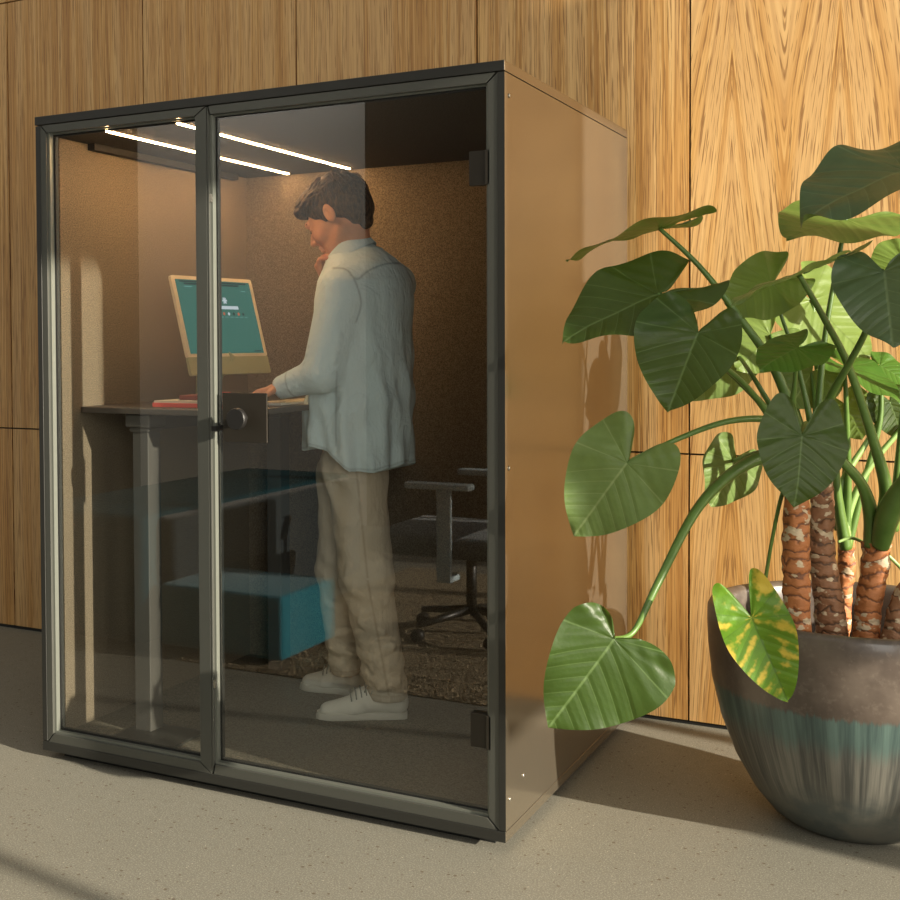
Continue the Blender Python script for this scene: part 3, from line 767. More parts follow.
for i in range(620):
    d = rs.normal(size=3); d /= np.linalg.norm(d)
    if d[2] < -.35: continue
    P0 = hsurf(*(d*.1), 1.0)
    if P0[0] > .06 and P0[2] < .05: continue
    side = abs(P0[1])/.084; back = max(0, -P0[0]/.1); step = np.array([1.0-1.4*back, rs.normal()*.25, -.25-1.0*back-.7*side*(P0[0] < .03)]); step /= np.linalg.norm(step)
    pts = []; c = P0.copy(); bad = False
    for j in range(5):
        kk = 1.01+.05*math.sin(j/4*PI)*rs.uniform(.2, 1.2)+(.06 if P0[2] > .07 and P0[0] > 0 else 0)
        c = hsurf(*(c+step*.011), kk); pts.append(hp(*c)); step = step+rs.normal(size=3)*.06
        if c[2] < -.035 or (c[0] > .045 and c[2] < .025 and abs(c[1]) > .03) or (c[0] > -.03 and c[2] < .012 and abs(c[1]) > .06): bad = True
    if bad: continue
    tube(bm, pts, [.0012, .0030, .0032, .0024, .0006], seg=5, flat=.7)
child('hair_lock', bm, M['hair'], hair, smooth=True)['kind'] = 'stuff'
for q in (-1, 1):
    bm = T_([hp(.103, q*.016, .006), hp(.103, q*.030, .011), hp(.090, q*.046, .006)], [.0015, .0035, .0015], seg=8); obj('eyebrow', bm, M['hair'], man, smooth=True)
    bm = T_([hp(.0965, q*.020, -.018), hp(.0982, q*.031, -.021), hp(.089, q*.042, -.018)], [.0015, .0026, .0015], seg=8); obj('eyelashes', bm, M['hair'], man, smooth=True)
bm = T_([hp(.101, -.020, -.080), hp(.108, 0, -.0795), hp(.101, .020, -.080)], [.001, .0022, .001], seg=8); obj('mouth', bm, M['lip'], man, smooth=True)

# shirt
s = SDF((-1.25, .3, .85), (-.40, 1.2, 1.86), .0042)
sl, P = s.region(s.lo, s.lo+(s.n-1)*s.res)
lev = [(250, 338, 380, .06), (258, 330, 394, .12), (266, 326, 404, .165), (282, 320, 411, .205), (300, 317, 413, .212), (330, 316, 410, .205), (365, 311, 411, .20), (400, 307, 412, .20), (430, 306, 411, .205), (458, 308, 410, .205), (480, 308, 410, .205)]
dy = vF@np.array([0, 1, 0]); ry = vR@np.array([0, 1, 0]); rx = vR@np.array([1, 0, 0])
zs, cxs, cys, as_, bs = [], [], [], [], []
for v, l, r, a in lev:
    c = A((l+r)/2, v, TD); half = (r-l)/2/FPX*TD
    b = math.sqrt(max(half**2-(a*ry)**2, .002))/rx
    zs.append(c[2]); cxs.append(c[0]); cys.append(c[1]); as_.append(a); bs.append(b)
o_ = np.argsort(zs); zs = np.array(zs)[o_]; cxs = np.array(cxs)[o_]; cys = np.array(cys)[o_]; as_ = np.array(as_)[o_]; bs = np.array(bs)[o_]
Z = P[..., 2]; cx_ = np.interp(Z, zs, cxs); cy_ = np.interp(Z, zs, cys); aa = np.interp(Z, zs, as_); bb = np.interp(Z, zs, bs)
X_ = (P[..., 0]-cx_)/bb; Y_ = (P[..., 1]-cy_)/aa
ex = 2.35
rr = (np.abs(X_)**ex+np.abs(Y_)**ex)**(1/ex); th = np.arctan2(Y_, X_)
d = (rr-1)*np.minimum(aa, bb)*.9
low = np.clip((1.55-Z)/.6, 0, 1)
d += low*.010*np.sin(th*9+Z*4+np.sin(Z*9)*.8)+.005*low*np.sin(th*17+Z*13)
d += .005*np.sin(Z*38+np.sin(th*3)*2.2+th*2)*np.exp(-((Z-1.22)/.16)**2)
d = np.maximum(d, Z-(zs[-1]+.0))
s.comb(sl, d.astype(np.float32), 0)
s.cone(LS+(0, .01, -.01), LE, .078, .066, .035); s.cone(LE, LW-(LW-LE)*.02, .062, .041, .02)
s.cone(RS, RE, .074, .060, .035); s.cone(RE, RW, .058, .038, .02)
# sleeve folds
for k, t in enumerate((.62, .72, .82, .90)):
    c = LS+(LE-LS)*t; s.cone(c+vR*.035-vF*.050+vU*.015, c-vR*.060-vF*.03-vU*.014, .012, .008, .010)
for k, t in enumerate((.12, .28, .45, .62, .8)):
    c = LE+(LW-LE)*t; w = .052-.02*t; s.cone(c+vU*w*1.05+vF*.01, c-vF*w*1.15-vU*.012, .011, .007, .009)
# cuff
cd_ = (LW-LE)/np.linalg.norm(LW-LE); s.cone(LW-cd_*.045, LW-cd_*.005, .041, .039, .004); s.cone(LW-cd_*.002, LW+cd_*.06, .034, .034, 0, 'cut')
# curved hem: front tail, raised side, back tail
fx = np.clip((P[..., 0]-cx_)/bb, -1.2, 1.2)
hem_z = np.interp(fx, [-1.2, -.9, -.45, -.1, .4, .8, 1.2], [A(0, 453, TD)[2], A(0, 452, TD)[2], A(0, 445, TD)[2], A(0, 450, TD)[2], A(0, 468, TD)[2], A(0, 469, TD)[2], A(0, 460, TD)[2]])
s.comb(sl, (Z-hem_z).astype(np.float32)*1.0, 0, 'cut') if False else None
s.D[sl] = np.maximum(s.D[sl], (hem_z-Z).astype(np.float32))
# neck opening
axc = vU*math.cos(.50)-vR*math.sin(.50)+vF*.10; axc /= np.linalg.norm(axc); c0 = A(349, 250, TD+.01)
s.cone(c0-axc*.08, c0-axc*.035, .10, .084, .04)
s.cone(c0-axc*.06, c0+axc*.12, .072, .078, 0, 'cut')
me = s.mesh('shirt')
co = np.zeros(len(me.vertices)*3, np.float32); me.vertices.foreach_get('co', co); co = co.reshape(-1, 3)
fxv = (co[:, 0]-np.interp(co[:, 2], zs, cxs))/np.interp(co[:, 2], zs, bs); fyv = (co[:, 1]-np.interp(co[:, 2], zs, cys))/np.interp(co[:, 2], zs, as_)
line = lambda q, w: np.exp(-(q/w)**2)
ca = (co-np.array(CAM)); dep = ca@vF; pu = PPX+FPX*(ca@vR)/dep; pv = PPY-FPX*(ca@np.array(CU))/dep
def segd(co, a, b):
    ab = b-a; t = np.clip(((co-a)@ab)/(ab@ab), 0, 1); return np.linalg.norm(co-(a+t[:, None]*ab), axis=1)
def stitch(pu, pv, pts, w, mask):
    q = np.stack((pu, pv, 0*pu), 1); out = np.zeros(len(pu)); P = spline([Vector((a, b, 0)) for a, b in pts], 5)
    for a, b in zip(P, P[1:]): out = np.maximum(out, line(segd(q, np.array(a), np.array(b)), w))
    return out*mask
nearside = dep < TD+.05
seam = stitch(pu, pv, [(333, 268), (345, 269), (353, 277), (359, 292), (361, 306), (356, 322)], 1.0, nearside)
seam = np.maximum(seam, stitch(pu, pv, [(351, 275), (358, 279), (368, 271), (385, 264), (402, 263)], 1.0, dep < TD+.25))
seam = np.maximum(seam, stitch(pu, pv, [(337, 372), (336, 400), (336, 446)], .9, nearside)*.8)
hz = np.interp(np.clip(fxv, -1.2, 1.2), [-1.2, -.9, -.45, -.1, .4, .8, 1.2], [A(0, 453, TD)[2], A(0, 452, TD)[2], A(0, 445, TD)[2], A(0, 450, TD)[2], A(0, 468, TD)[2], A(0, 469, TD)[2], A(0, 460, TD)[2]])
seam = np.maximum(seam, line(co[:, 2]-hz-.010, .003)*.8)
seam = np.maximum(seam, line(np.abs((co-(LW-cd_*.045))@cd_), .003)*(np.linalg.norm(co-LW, axis=1) < .08))
at_ = me.attributes.new('seam', 'FLOAT', 'POINT'); at_.data.foreach_set('value', seam.astype(np.float32))
shirt = link('shirt', me, M['shirt'], man, True); smooth_mod(shirt, 2)
# collar: a folded band around the neck
bm = bmesh.new(); n_ = 40; rows = []
cdir = hfw*.2+vU; 
fw_ = -vR*.96+vF*.28; fw_ = fw_-axc*(fw_@axc); fw_ /= np.linalg.norm(fw_); sw_ = np.cross(axc, fw_)
prof = [(.080, -.035), (.074, .018), (.077, .025), (.083, .022), (.094, -.018), (.097, -.028)]
for i in range(n_+1):
    a = PI*.06+(2*PI-PI*.12)*i/n_
    fr_ = 1+.18*max(0, math.cos(a)); dn = -.020*max(0, math.cos(a))**1.2+.002*max(0, -math.cos(a))
    rows.append([bm.verts.new(Vector(c0+(fw_*math.cos(a)*fr_+sw_*math.sin(a)*1.02)*r+axc*(h+dn-(.012 if k >= 4 and math.cos(a) > .75 else 0)))) for k, (r, h) in enumerate(prof)])
for a, b in zip(rows, rows[1:]):
    for k in range(len(prof)-1): bm.faces.new((a[k], a[k+1], b[k+1], b[k]))
o = obj('collar', bm, M['shirt'], man, smooth=True); md = o.modifiers.new('solid', 'SOLIDIFY'); md.thickness = .0025
# chest pocket flap edge and cuff button
bm = bmesh.new(); bmesh.ops.create_icosphere(bm, subdivisions=1, radius=.005, matrix=Matrix.Translation(Vector(LW-cd_*.025-vF*.040-vU*.006)))
obj('cuff_button', bm, M['lace'], man, smooth=True)

# trousers
s = SDF((-1.25, .35, .10), (-.45, 1.25, 1.24), .0045)
s.cone(A(354, 432, TD+.02), A(355, 470, TD+.02), .100, .104, .03, flat=(vF, 1.2))
def leg(h_, k_, a_, r):
    s.cone(PE-vU*.02+(h_-PE)*.6, h_, .095, r[0], .05); s.cone(h_, k_, r[0], r[1], .03); s.cone(k_, a_, r[1], r[2], .03)
leg(nearHip, nearKnee, nearAnk, (.104, .094, .070)); leg(farHip, farKnee, farAnk, (.104, .085, .062))
for h_, k_, a_, rk in ((nearHip, nearKnee, nearAnk, .094), (farHip, farKnee, farAnk, .084)):
    for t, sg in ((-.14, 1), (-.05, -1), (.04, 1), (.13, -1), (.24, 1), (.40, -1), (.62, 1), (.8, -1), (.9, 1)):
        c = k_+((a_-k_) if t > 0 else (k_-h_))*t; rad = rk-.02*max(t, 0)
        s.cone(c-vF*rad*.80+vR*sg*rad*.55+vU*.012, c-vF*rad*.92-vR*sg*rad*.35-vU*.022, .012, .006, .02)
sl, P = s.region(s.lo, s.lo+(s.n-1)*s.res); Z = P[..., 2]
dk = np.minimum(np.linalg.norm(P-nearKnee, axis=-1), np.linalg.norm(P-farKnee, axis=-1))
s.D += (.0035*np.sin(Z*60+P[..., 0]*40+np.sin(P[..., 1]*25)*2)*np.exp(-(dk/.2)**2)+.003*np.sin(P[..., 0]*45+Z*14)+.0045*np.sin(Z*34+P[..., 0]*60-P[..., 1]*30)*np.exp(-((Z-.95)/.16)**2)+.005*np.sin(Z*85+P[..., 0]*20)*np.exp(-((Z-.26)/.07)**2)).astype(np.float32)
for a_, sg in ((nearAnk, 1), (farAnk, -1)):
    s.cone(a_-vU*.075, a_-vU*.016-vU*.03, .15, .15, 0, 'cut') if False else None
zc = np.where(((P-nearAnk)[..., :2]**2).sum(-1) < ((P-farAnk)[..., :2]**2).sum(-1), nearAnk[2]-.028, farAnk[2]-.036)
s.D[sl] = np.maximum(s.D[sl], (zc-Z).astype(np.float32))
me = s.mesh('trousers')
co = np.zeros(len(me.vertices)*3, np.float32); me.vertices.foreach_get('co', co); co = co.reshape(-1, 3)
seam = np.zeros(len(co))
def segd(co, a, b):
    ab = b-a; t = np.clip(((co-a)@ab)/(ab@ab), 0, 1); return np.linalg.norm(co-(a+t[:, None]*ab), axis=1)
oN = -vF*.105+vR*.02
pp = [nearHip+oN+vU*.10-vR*.01, nearHip+oN, nearKnee+oN*.9, nearAnk+oN*.62-vU*.02]
vx = (co-np.array(CAM))
# side seam: plane through camera-facing flank, tested by lateral distance to the leg axis
for a, b in zip([nearHip+vU*.1, nearHip, nearKnee], [nearHip, nearKnee, nearAnk]):
    ab = b-a; t = ((co-a)@ab)/(ab@ab); q = (co-(a+np.clip(t, 0, 1)[:, None]*ab)); m_ = (t > 0) & (t < 1) & (q@vF < 0)
    seam = np.maximum(seam, line(q@vR-.004, .0035)*m_*.8)
pk0 = A(331, 449, TD-.1); pk1 = A(341, 466, TD-.1)
ca = (co-np.array(CAM)); dep = ca@vF; pu = PPX+FPX*(ca@vR)/dep; pv = PPY-FPX*(ca@np.array(CU))/dep
seam = np.maximum(seam, line(segd(np.stack((pu, pv, 0*pu), 1), np.array([330., 446, 0]), np.array([342., 466, 0])), 1.3)*((co-PE)@vF < 0)) 
for a_, zq in ((nearAnk, -.004), (farAnk, -.012)):
    m_ = np.linalg.norm((co-a_)[:, :2], axis=1) < .13
    seam = np.maximum(seam, line(co[:, 2]-(a_[2]+zq), .003)*m_*.6)
at_ = me.attributes.new('seam', 'FLOAT', 'POINT'); at_.data.foreach_set('value', seam.astype(np.float32))
tr = link('trousers', me, M['trousers'], man, True); smooth_mod(tr, 2)

# shoes
def shoe(heel, toe, zf=.082):
    heel = np.array(heel); toe = np.array(toe); f = toe-heel; f[2] = 0; L = np.linalg.norm(f); f /= L; r = np.cross(f, vU)
    g = lambda a, b, c: np.array([heel[0], heel[1], zf])+f*a*L+r*b+vU*c
    s = SDF(np.minimum(heel, toe)-(.1, .1, .02), np.maximum(heel, toe)+(.1, .1, .2), .003); s.lo[2] = zf-.01
    s = SDF((min(heel[0], toe[0])-.1, min(heel[1], toe[1])-.1, zf-.01), (max(heel[0], toe[0])+.1, max(heel[1], toe[1])+.1, zf+.16), .003)
    s.cone(g(.12, 0, .045), g(.13, 0, .095), .038, .040, .01); s.cone(g(.13, 0, .05), g(.45, .0, .055), .038, .040, .03)
    s.cone(g(.45, 0, .055), g(.86, 0, .026), .040, .028, .03, flat=(vU, .9)); s.cone(g(.60, -.006, .032), g(.82, .004, .024), .043, .036, .02, flat=(vU, .7))
    s.cone(g(.32, 0, .085), g(.50, 0, .072), .028, .028, .02)
    s.cone(g(.16, 0, .125), g(.16, 0, .18), .028, .035, 0, 'cut')
    sl, P = s.region(s.lo, s.lo+(s.n-1)*s.res); s.D[sl] = np.maximum(s.D[sl], (zf+.018-P[..., 2]).astype(np.float32))
    up = link('shoe', s.mesh('shoe_upper'), M['shoe'], man, True); smooth_mod(up, 2)
    bpy.context.view_layer.update()
    bm = bmesh.new(); pts = []
    prof = [(0, .026), (.03, .034), (.15, .039), (.35, .038), (.55, .042), (.72, .047), (.86, .043), (.95, .030), (1.0, .012)]
    left = [(a, b) for a, b in prof]; ring = [(a, -b) for a, b in prof]+[(a, b) for a, b in prof[::-1]]
    lo = [bm.verts.new(Vector(g(a, b*.95, -.002))) for a, b in ring]; m1 = [bm.verts.new(Vector(g(a, b*1.04, .006))) for a, b in ring]; hi = [bm.verts.new(Vector(g(min(a, .985), b*.98, .022))) for a, b in ring]
    n = len(ring)
    for A1, A2 in ((lo, m1), (m1, hi)):
        for i in range(n): bm.faces.new((A1[i], A1[(i+1) % n], A2[(i+1) % n], A2[i]))
    bm.faces.new(hi); bm.faces.new(lo[::-1])
    o = child('sole', bm, M['sole'], up, auto=.8)
    bm = bmesh.new()
    for k in range(5):
        a = .40+k*.055; h = .121-k*.0065; tube(bm, [Vector(g(a-.01, -.038, h-.030)), Vector(g(a, -.024, h-.008)), Vector(g(a+.012, 0, h+.001)), Vector(g(a, .024, h-.008)), Vector(g(a-.01, .038, h-.030))], .0026, seg=6)
    tube(bm, [Vector(g(.38, 0, .118)), Vector(g(.44, -.03, .120)), Vector(g(.47, -.045, .098))], .0025, seg=6)
    tube(bm, [Vector(g(.38, 0, .118)), Vector(g(.36, -.035, .122)), Vector(g(.40, -.055, .095))], .0025, seg=6)
    child('lace', bm, M['lace'], up, smooth=True)
shoe(on(407, 716, 2, .082), on(316, 717, 2, .082))
shoe(on(368, 694, 2, .082), on(301, 687, 2, .082))

#@@PLANT
# ------------------------------------------------------------------ pot and plant
PC = Vector((.812, .675, 0))
pot = empty('planter_pot', PC, 'large round glazed pot with brown top and teal drip band on floor', 'plant pot')
prof = [(0, 0), (.15, 0), (.182, .006), (.225, .035), (.275, .095), (.326, .185), (.366, .29), (.392, .40), (.403, .50), (.406, .57), (.405, .61), (.399, .622), (.388, .625), (.373, .620), (.366, .606), (.366, .56), (.360, .46), (.345, .35)]
bm = bmesh.new(); lathe(bm, prof, 96)
o = obj('pot_body', bm, M['pot'], None, smooth=True); o.location = PC; bpy.context.view_layer.update(); o.parent = pot; o.matrix_parent_inverse = Matrix.Translation(-PC)
bm = bmesh.new()
ringn = 10
rings = [[bm.verts.new((PC.x, PC.y, .56))]]
for i in range(1, ringn+1):
    rings.append([bm.verts.new((PC.x+math.cos(k*PI/24)*.355*i/ringn, PC.y+math.sin(k*PI/24)*.355*i/ringn, .465+mnoise.noise(Vector((k*.9, i*.8, 0)))*.012)) for k in range(48)])
for k in range(48): bm.faces.new((rings[0][0], rings[1][k], rings[1][(k+1) % 48]))
for a, b in zip(rings[1:], rings[2:]):
    for k in range(48): bm.faces.new((a[k], b[k], b[(k+1) % 48], a[(k+1) % 48]))
soil = obj('soil', bm, M['soil'], pot, smooth=True); soil['kind'] = 'stuff'

plant = empty('elephant_ear_plant', (PC.x, PC.y, .47), 'elephant ear plant with huge heart shaped leaves in the glazed pot', 'plant')
def trunk(pts, rad, mat):
    pts = [Vector(p) for p in pts]; P = spline(pts, 14); n = len(P); R_ = lerp_list(rad, n)
    c = pts[0]; bm = bmesh.new(); L = 0; rr_ = []
    for i in range(n):
        if i: L += (P[i]-P[i-1]).length
        rr_.append(R_[i]*(1+.025*math.sin(L*215)+.035*math.sin(L*90+1)))
    rg = tube(bm, [p-c for p in P], rr_, seg=24)
    for r in rg:
        for v in r: v.co += Vector((mnoise.noise(v.co*38), mnoise.noise(v.co*38+Vector((9, 0, 0))), 0))*.005
    o = obj('trunk', bm, mat, None, smooth=True); o.location = c; o.parent = plant; o.matrix_parent_inverse = Matrix.Translation(-plant.location)
    return o
dT = 3.32
def col(px, pts, dep): return [at(u, v, dep) for u, v in pts]
t1 = col(0, [(798, 668), (797, 600), (796, 545), (798, 478), (800, 450)], 3.32); trunk(t1, [.037, .036, .036, .033, .026], M['trunk'])
t2 = col(0, [(833, 668), (830, 610), (822, 550), (822, 490), (812, 440)], 3.42); trunk(t2, [.046, .042, .035, .031, .026], M['trunk2'])
t3 = col(0, [(864, 668), (868, 610), (875, 565), (877, 543)], 3.36); trunk(t3, [.036, .035, .036, .040], M['trunk'])
t4 = col(0, [(840, 640), (843, 600), (846, 570), (846, 540)], 3.62); trunk(t4, [.028, .026, .026, .022], M['trunk'])
t5 = col(0, [(888, 668), (900, 610), (918, 575), (925, 550)], 3.30); trunk(t5, [.032, .03, .03, .03], M['trunk2'])
t6 = col(0, [(806, 640), (798, 600)], 3.5)

def outline(shape):
    half = {'heart': [(.0, -.03), (.05, -.16), (.15, -.34), (.27, -.42), (.38, -.36), (.47, -.18), (.52, .05), (.50, .28), (.41, .52), (.27, .74), (.12, .90), (0, 1.0)],
            'arrow': [(.0, -.03), (.05, -.20), (.12, -.42), (.20, -.55), (.28, -.50), (.34, -.28), (.38, -.02), (.38, .25), (.31, .52), (.20, .76), (.08, .93), (0, 1.0)]}[shape]
    return [(p.x, p.y) for p in spline([Vector((a, b, 0)) for a, b in half], 6)]
def leaf(A_, T2, nrm_, mat, w=1.0, shape='heart', fold=.12, droop=.10, wave=.03, lobe=1.0, seed=0, stalk_pts=None, sr=(.006, .013), smat='stalk', curl=0, wl=1.0, wr=1.0):
    A_ = Vector(A_); T2 = Vector(T2); y = T2-A_; L = y.length; y.normalize(); n = Vector(nrm_); n = (n-y*n.dot(y)).normalized(); x = y.cross(n)
    half = outline(shape); M_ = 18; bm = bmesh.new(); uvl = bm.loops.layers.uv.new('UVMap'); uvd = {}
    def mk(u, v, r, t):
        hz = -fold*abs(u)*-1*1.0
        z = fold*abs(u) - droop*v*abs(v) - .25*droop*abs(u)*2*max(0, -v) + curl*u
        z += wave*math.sin(t*26+seed*1.7)*r**2.5 + wave*.6*math.sin(t*11+seed)*r**2
        vv0 = v-.75*abs(u); z += .004*math.cos(vv0*6*2*PI+PI)*min(1, abs(u)*6)*(r < .98)*min(1, (1-r)*6+.2)
        z += .03*mnoise.noise(Vector((u*2.3+seed, v*2.3, seed*.7)))
        p = A_+(x*u*w*(wl if u < 0 else wr)+y*v+n*z)*L
        b = bm.verts.new(p); uvd[b] = (u*.5+.5, v*.5+.5); return b
    c = mk(0, 0, 0, 0)
    # interior points lie between the midrib and the margin so the rib stays a crease
    grids = []
    rib = []
    N = len(half)
    for sgn in (1, -1):
        G = []
        for j, (a, b) in enumerate(half):
            if lobe != 1.0 and b < 0: b *= lobe
            row = []
            m0 = max(0.0, b-.55*a) if b > 0 else 0.0
            m0 = min(m0, .985)
            for i in range(M_+1):
                r = i/M_; row.append((sgn*a*r, m0+(b-m0)*r, r, j/N+(3 if sgn < 0 else 0)))
            G.append(row)
        grids.append(G)
    cache = {}
    def gv(sgn, G, j, i):
        u, v, r, t = G[j][i]; key = (round(u, 5), round(v, 5)) if i == 0 or abs(u) < 1e-6 else (round(u, 5), round(v, 5), i)
        if key not in cache: cache[key] = mk(u, v, r, t)
        return cache[key]
    for sgn, G in zip((1, -1), grids):
        for j in range(N-1):
            for i in range(M_):
                q = [gv(sgn, G, j, i), gv(sgn, G, j, i+1), gv(sgn, G, j+1, i+1), gv(sgn, G, j+1, i)]
                u_ = []; [u_.append(z) for z in q if z not in u_]
                if len(u_) < 3: continue
                if sgn < 0: u_ = u_[::-1]
                try: f = bm.faces.new(u_)
                except ValueError: continue
                for lp in f.loops: lp[uvl].uv = uvd[lp.vert]
    bmesh.ops.delete(bm, geom=[v for v in bm.verts if not v.link_faces], context='VERTS')
    me = bpy.data.meshes.new('leaf'); bm.normal_update()
    if bm.faces and sum((f.normal.dot(n) for f in bm.faces)) < 0: bmesh.ops.reverse_faces(bm, faces=bm.faces)
    bm.to_mesh(me); bm.free()
    lf = link('leaf', me, M[mat], plant, True)
    if stalk_pts:
        pts = [A_-n*.004]+[Vector(p) for p in stalk_pts]; P = spline(pts, 8)
        bm = bmesh.new(); tube(bm, P, lerp_list(list(sr), len(P)), seg=12)
        obj('leaf_stalk', bm, M[smat], plant, smooth=True)
    return lf
def cv(r, u, f): return CR*r+Vector((0, 0, 1))*u-CF*f        # right, up, towards the camera
AX = {'a': at(797, 468, 3.32), 'b': at(815, 445, 3.40), 'c': at(877, 535, 3.36), 'd': at(846, 545, 3.6), 'e': at(935, 520, 3.3)}
a1, b1, c1_, d1_, e1 = (AX[k] for k in 'abcde')
# left fan
leaf(at(659, 227, 3.35), at(563, 251, 3.36), cv(-.05, 1, -.10), 'leaf_dark', w=.95, droop=.10, fold=.03, wave=.03, seed=1, lobe=1.25, stalk_pts=[at(700, 267, 3.33), at(740, 318, 3.32), at(776, 372, 3.32), at(805, 450, 3.36)], sr=(.0055, .0075, .010, .013, .018))
leaf(at(658, 293, 3.18), at(562, 330, 3.10), cv(-.10, .80, .58), 'leaf_dark', w=1.0, droop=.12, fold=.10, wave=.035, seed=2, lobe=1.25, stalk_pts=[at(675, 311, 3.26), at(720, 362, 3.32), at(765, 408, 3.34), at(796, 455, 3.34)], sr=(.0055, .0065, .008, .010, .014))
leaf(at(698, 333, 3.02), at(668, 409, 2.97), cv(-.25, .30, .90), 'leaf_dark', w=1.22, droop=.14, fold=.16, wave=.03, seed=3, lobe=.9, wl=.8, wr=1.1, stalk_pts=[at(712, 356, 3.12), at(745, 385, 3.24), at(772, 420, 3.32), at(796, 460, 3.33)], sr=(.005, .0065, .008, .010, .014))
leaf(at(735, 350, 3.78), at(685, 402, 3.80), cv(.75, .45, .55), 'leaf_pale', w=1.15, droop=.10, fold=.06, wave=.03, seed=4, stalk_pts=[at(750, 372, 3.43), at(780, 420, 3.42), at(808, 455, 3.4)], sr=(.005, .006, .009, .012))
leaf(at(771, 284, 3.40), at(727, 313, 3.30), cv(-.25, -.55, -.80), 'leaf_mid', w=.9, droop=-.05, fold=-.08, wave=.05, seed=5, lobe=1.5, stalk_pts=[at(782, 318, 3.41), at(793, 350, 3.40), at(806, 400, 3.38), at(815, 450, 3.38)], sr=(.004, .005, .006, .008, .012))
leaf(at(799, 274, 3.05), at(728, 299, 3.02), cv(-.28, .95, -.08), 'leaf_pale', w=.95, droop=.08, fold=.04, wave=.03, seed=6, lobe=2.2, stalk_pts=[at(825, 320, 3.12), at(848, 365, 3.2), at(870, 430, 3.28), at(886, 490, 3.34), at(880, 532, 3.36)], sr=(.0065, .0085, .010, .013, .018, .026))
# right top group
leaf(at(906, 170, 3.05), at(801, 208, 2.95), cv(-.35, .85, .44), 'leaf_blue', w=1.05, droop=.10, fold=.16, wave=.05, seed=7, lobe=1.2, stalk_pts=[at(908, 235, 3.25), at(918, 350, 3.35), at(908, 460, 3.38), at(890, 530, 3.37)], sr=(.007, .009, .012, .014, .02))
leaf(at(846, 219, 3.42), at(787, 237, 3.30), cv(.05, -.88, -.46), 'leaf_mid', w=1.25, droop=-.02, fold=-.06, wave=.03, seed=8, lobe=1.5, stalk_pts=[at(838, 262, 3.42), at(826, 330, 3.41), at(819, 400, 3.40), at(818, 450, 3.4)], sr=(.0055, .007, .008, .010, .015))
leaf(at(884, 272, 2.95), at(893, 342, 2.85), cv(-.35, .35, .85), 'leaf_blue', wr=.72, wl=1.0, w=1.6, droop=.14, fold=.12, wave=.04, seed=9, lobe=.8, stalk_pts=[at(868, 326, 3.06), at(850, 362, 3.14), at(830, 398, 3.24), at(814, 440, 3.35)], sr=(.006, .008, .009, .011, .014))
leaf(at(905, 262, 3.5), at(872, 280, 3.5), cv(.1, -.5, -.85), 'leaf_mid', w=1.6, droop=0, fold=.04, seed=10, stalk_pts=[at(908, 350, 3.5), at(900, 450, 3.45), at(893, 530, 3.38)], sr=(.006, .008, .011, .016))
leaf(at(812, 300, 3.72), at(870, 360, 3.66), cv(-.2, -.5, -.8), 'leaf_pale', w=1.35, droop=0, fold=.04, wave=.03, seed=11, lobe=1.1, stalk_pts=[at(818, 380, 3.66), at(828, 450, 3.62), at(840, 530, 3.6)], sr=(.006, .008, .011, .016))
leaf(at(797, 348, 3.10), at(760, 366, 3.04), cv(-.15, .80, .50), 'leaf_mid', w=1.15, droop=.10, fold=-.10, wave=.03, seed=12, lobe=1.5, stalk_pts=[at(795, 380, 3.16), at(793, 410, 3.22), at(800, 450, 3.3)], sr=(.005, .006, .009, .013))
leaf(at(845, 366, 3.50), at(904, 398, 3.35), cv(.1, .85, .35), 'leaf_mid', w=.85, droop=.08, fold=.08, wave=.03, seed=13, lobe=1.0, stalk_pts=[at(846, 400, 3.52), at(848, 470, 3.58), at(846, 540, 3.6)], sr=(.005, .007, .010, .015))
leaf(at(880, 366, 3.6), at(915, 385, 3.55), cv(0, .8, .5), 'leaf_mid', w=1.2, droop=.08, seed=14, stalk_pts=[at(880, 420, 3.6), at(862, 490, 3.6), at(848, 545, 3.6)], sr=(.006, .008, .010, .014))
leaf(at(845, 405, 3.66), at(862, 440, 3.62), cv(.3, -.2, -.8), 'leaf_mid', w=1.3, droop=.05, seed=15, stalk_pts=[at(848, 440, 3.64), at(843, 500, 3.62), at(846, 545, 3.6)], sr=(.005, .007, .010, .013))
leaf(at(890, 402, 3.62), at(905, 440, 3.6), cv(-.2, .4, .8), 'leaf_dark', w=1.2, seed=16, stalk_pts=[at(868, 440, 3.62), at(840, 490, 3.6), at(843, 545, 3.6)], sr=(.005, .008, .011, .014), smat='stalk2')
leaf(at(770, 335, 3.62), at(735, 372, 3.6), cv(-.1, -.4, -.9), 'leaf_pale', w=1.2, seed=21, lobe=1.1, stalk_pts=[at(790, 390, 3.56), at(808, 450, 3.5)], sr=(.005, .008, .012))
leaf(at(812, 372, 3.55), at(790, 408, 3.5), cv(-.1, .3, .9), 'leaf_pale', w=1.3, seed=22, stalk_pts=[at(815, 400, 3.5), at(818, 450, 3.45)], sr=(.005, .008, .012))
# front middle heart
leaf(at(802, 436, 3.0), at(797, 507, 2.97), cv(.02, .18, 1), 'leaf_dark', w=1.22, droop=.10, fold=.10, wave=.03, seed=17, lobe=1.35, stalk_pts=[at(806, 424, 3.10), at(812, 440, 3.22), at(816, 455, 3.34)], sr=(.006, .008, .009, .010))
